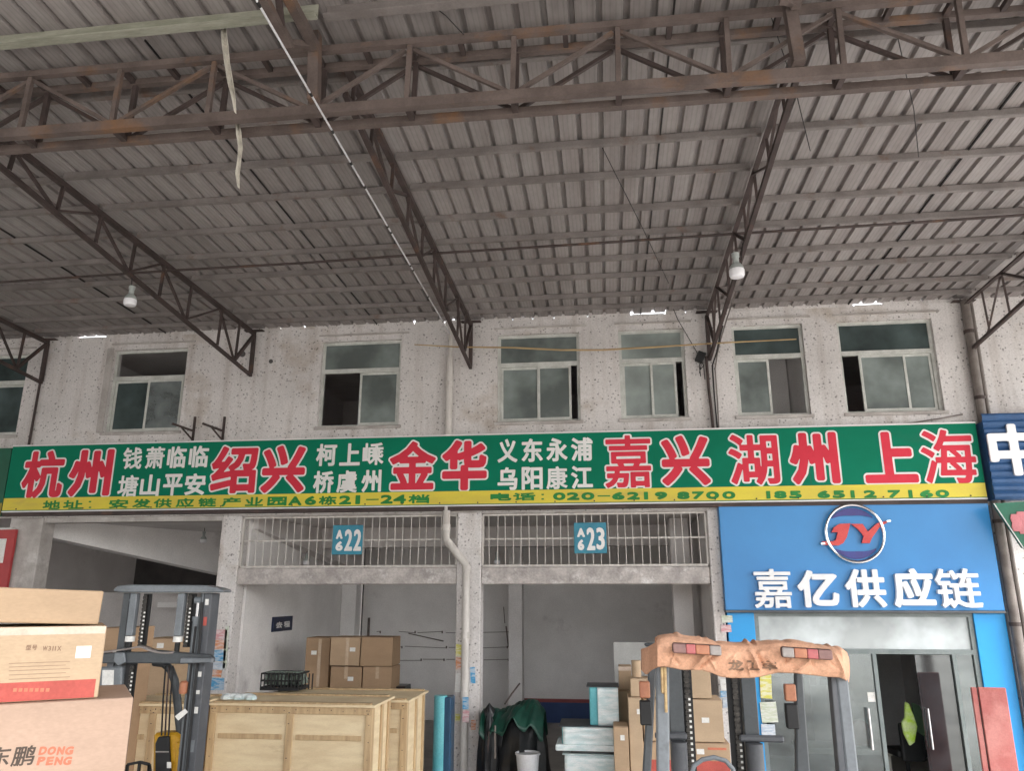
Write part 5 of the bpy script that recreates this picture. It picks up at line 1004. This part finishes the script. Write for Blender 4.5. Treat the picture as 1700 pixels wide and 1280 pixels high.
tail_lamp(1117, 1197, 1076, 1081, [m_lampb, m_lampr, m_lampo, m_lampg]); tail_lamp(1298, 1381, 1083, 1088, [m_lampg, m_lampo, m_lampr, m_lampb])
# mast beyond the guard
for px, sd_ in ((1123, 0), (1246, 1)):
    xm = XR_(px, YM, 1180); rl = link('mast_rail', MB().box(xm - .045, xm + .045, YM, YM + .1, .1, ZR_(1090, YM)), m_fork, RF, bevel=.005)
    xc = xm + (.075 if not sd_ else -.085); link('chain_guard', MB().box(xc - (.028 if not sd_ else .05), xc + .035, YM + .03, YM + .04, .3, ZR_(1092, YM)), m_black, RF); chain(RF, xc, YM + .005, .9, ZR_(1094, YM), wd=.035, dots=(ZR_(1278, YM), ZR_(1160 if not sd_ else 1225, YM)))
    link('tilt_cylinder', MB().tube([(xm, YM - .06, .6), (xm, YM - .06, ZR_(1232, YM))], .05, 14), m_steel, RF, smooth=True)
xa, xb = XR_(1087, YM, 1222), XR_(1140, YM, 1222); link('mast_crossbar', MB().box(xa, xb, YM - .04, YM - .001, ZR_(1230, YM), ZR_(1218, YM)), m_steel, RF, bevel=.01)
xa, xb = XR_(1226, YM, 1225), XR_(1300, YM, 1225); link('mast_crossbar', MB().box(xa, xb, YM - .04, YM - .001, ZR_(1231, YM), ZR_(1220, YM)), m_steel, RF, bevel=.01)
link('mast_crossbar', MB().box(XR_(1105, YM), XR_(1262, YM), YM + .02, YM + .09, ZR_(1096, YM), ZR_(1084, YM)), m_fork, RF)
for px, py, dx in ((1070, 1145, -1), (1311, 1150, 1)):
    Yl = YR + .9; p = at(px, py, Yl); ln = link('indicator_lamp', MB().box(p[0] - .03, p[0] + .03, Yl - .03, Yl + .02, p[2] - .045, p[2] + .045), m_lampo, RF, bevel=.008, seg=2); link('lamp_bracket', MB().box(p[0] - .032, p[0] + .035, Yl - .02, Yl + .03, p[2] - .19, p[2] - .06), m_black, ln, bevel=.006)
hp = [at(px, py, YR + .6) for px, py in ((1147, 1292), (1152, 1272), (1166, 1262), (1185, 1258), (1205, 1264), (1217, 1278), (1220, 1295))]
link('seat_rail', MB().tube([tuple(p) for p in hp], .012, 8), m_forkl, RF, smooth=True)
link('seat', MB().rbox((.55, -6.85, 1.05), (.5, .12, .7), 0).rbox((.55, -6.55, .85), (.5, .5, .14), 0), m_black, RF, bevel=.05, seg=2)
link('counterweight', MB().box(.08, 1.14, -7.62, -6.9, .25, 1.05), m_forkl, RF, bevel=.1, seg=3); link('chassis', MB().box(.12, 1.1, -6.88, -6.12, .3, .75), m_fork, RF, bevel=.03)
for x in (.14, 1.08):
    for y, r in ((-7.25, .27), (-6.25, .33)): wl = link('wheel', MB().tube([(x - .1, y, r), (x + .1, y, r)], r, 22), m_black, RF, smooth=True); link('rim', MB().tube([(x - .105, y, r), (x + .105, y, r)], r * .55, 16), m_forkl, wl)
for x in (.4, .8): link('fork', MB().box(x - .06, x + .06, YM + .14, YM + 1.1, .06, .1).box(x - .06, x + .06, YM + .11, YM + .139, .06, .7), m_steel, RF)
for o in list(bpy.data.objects):
    for kk in ('org', 'm'):
        if kk in o: del o[kk]
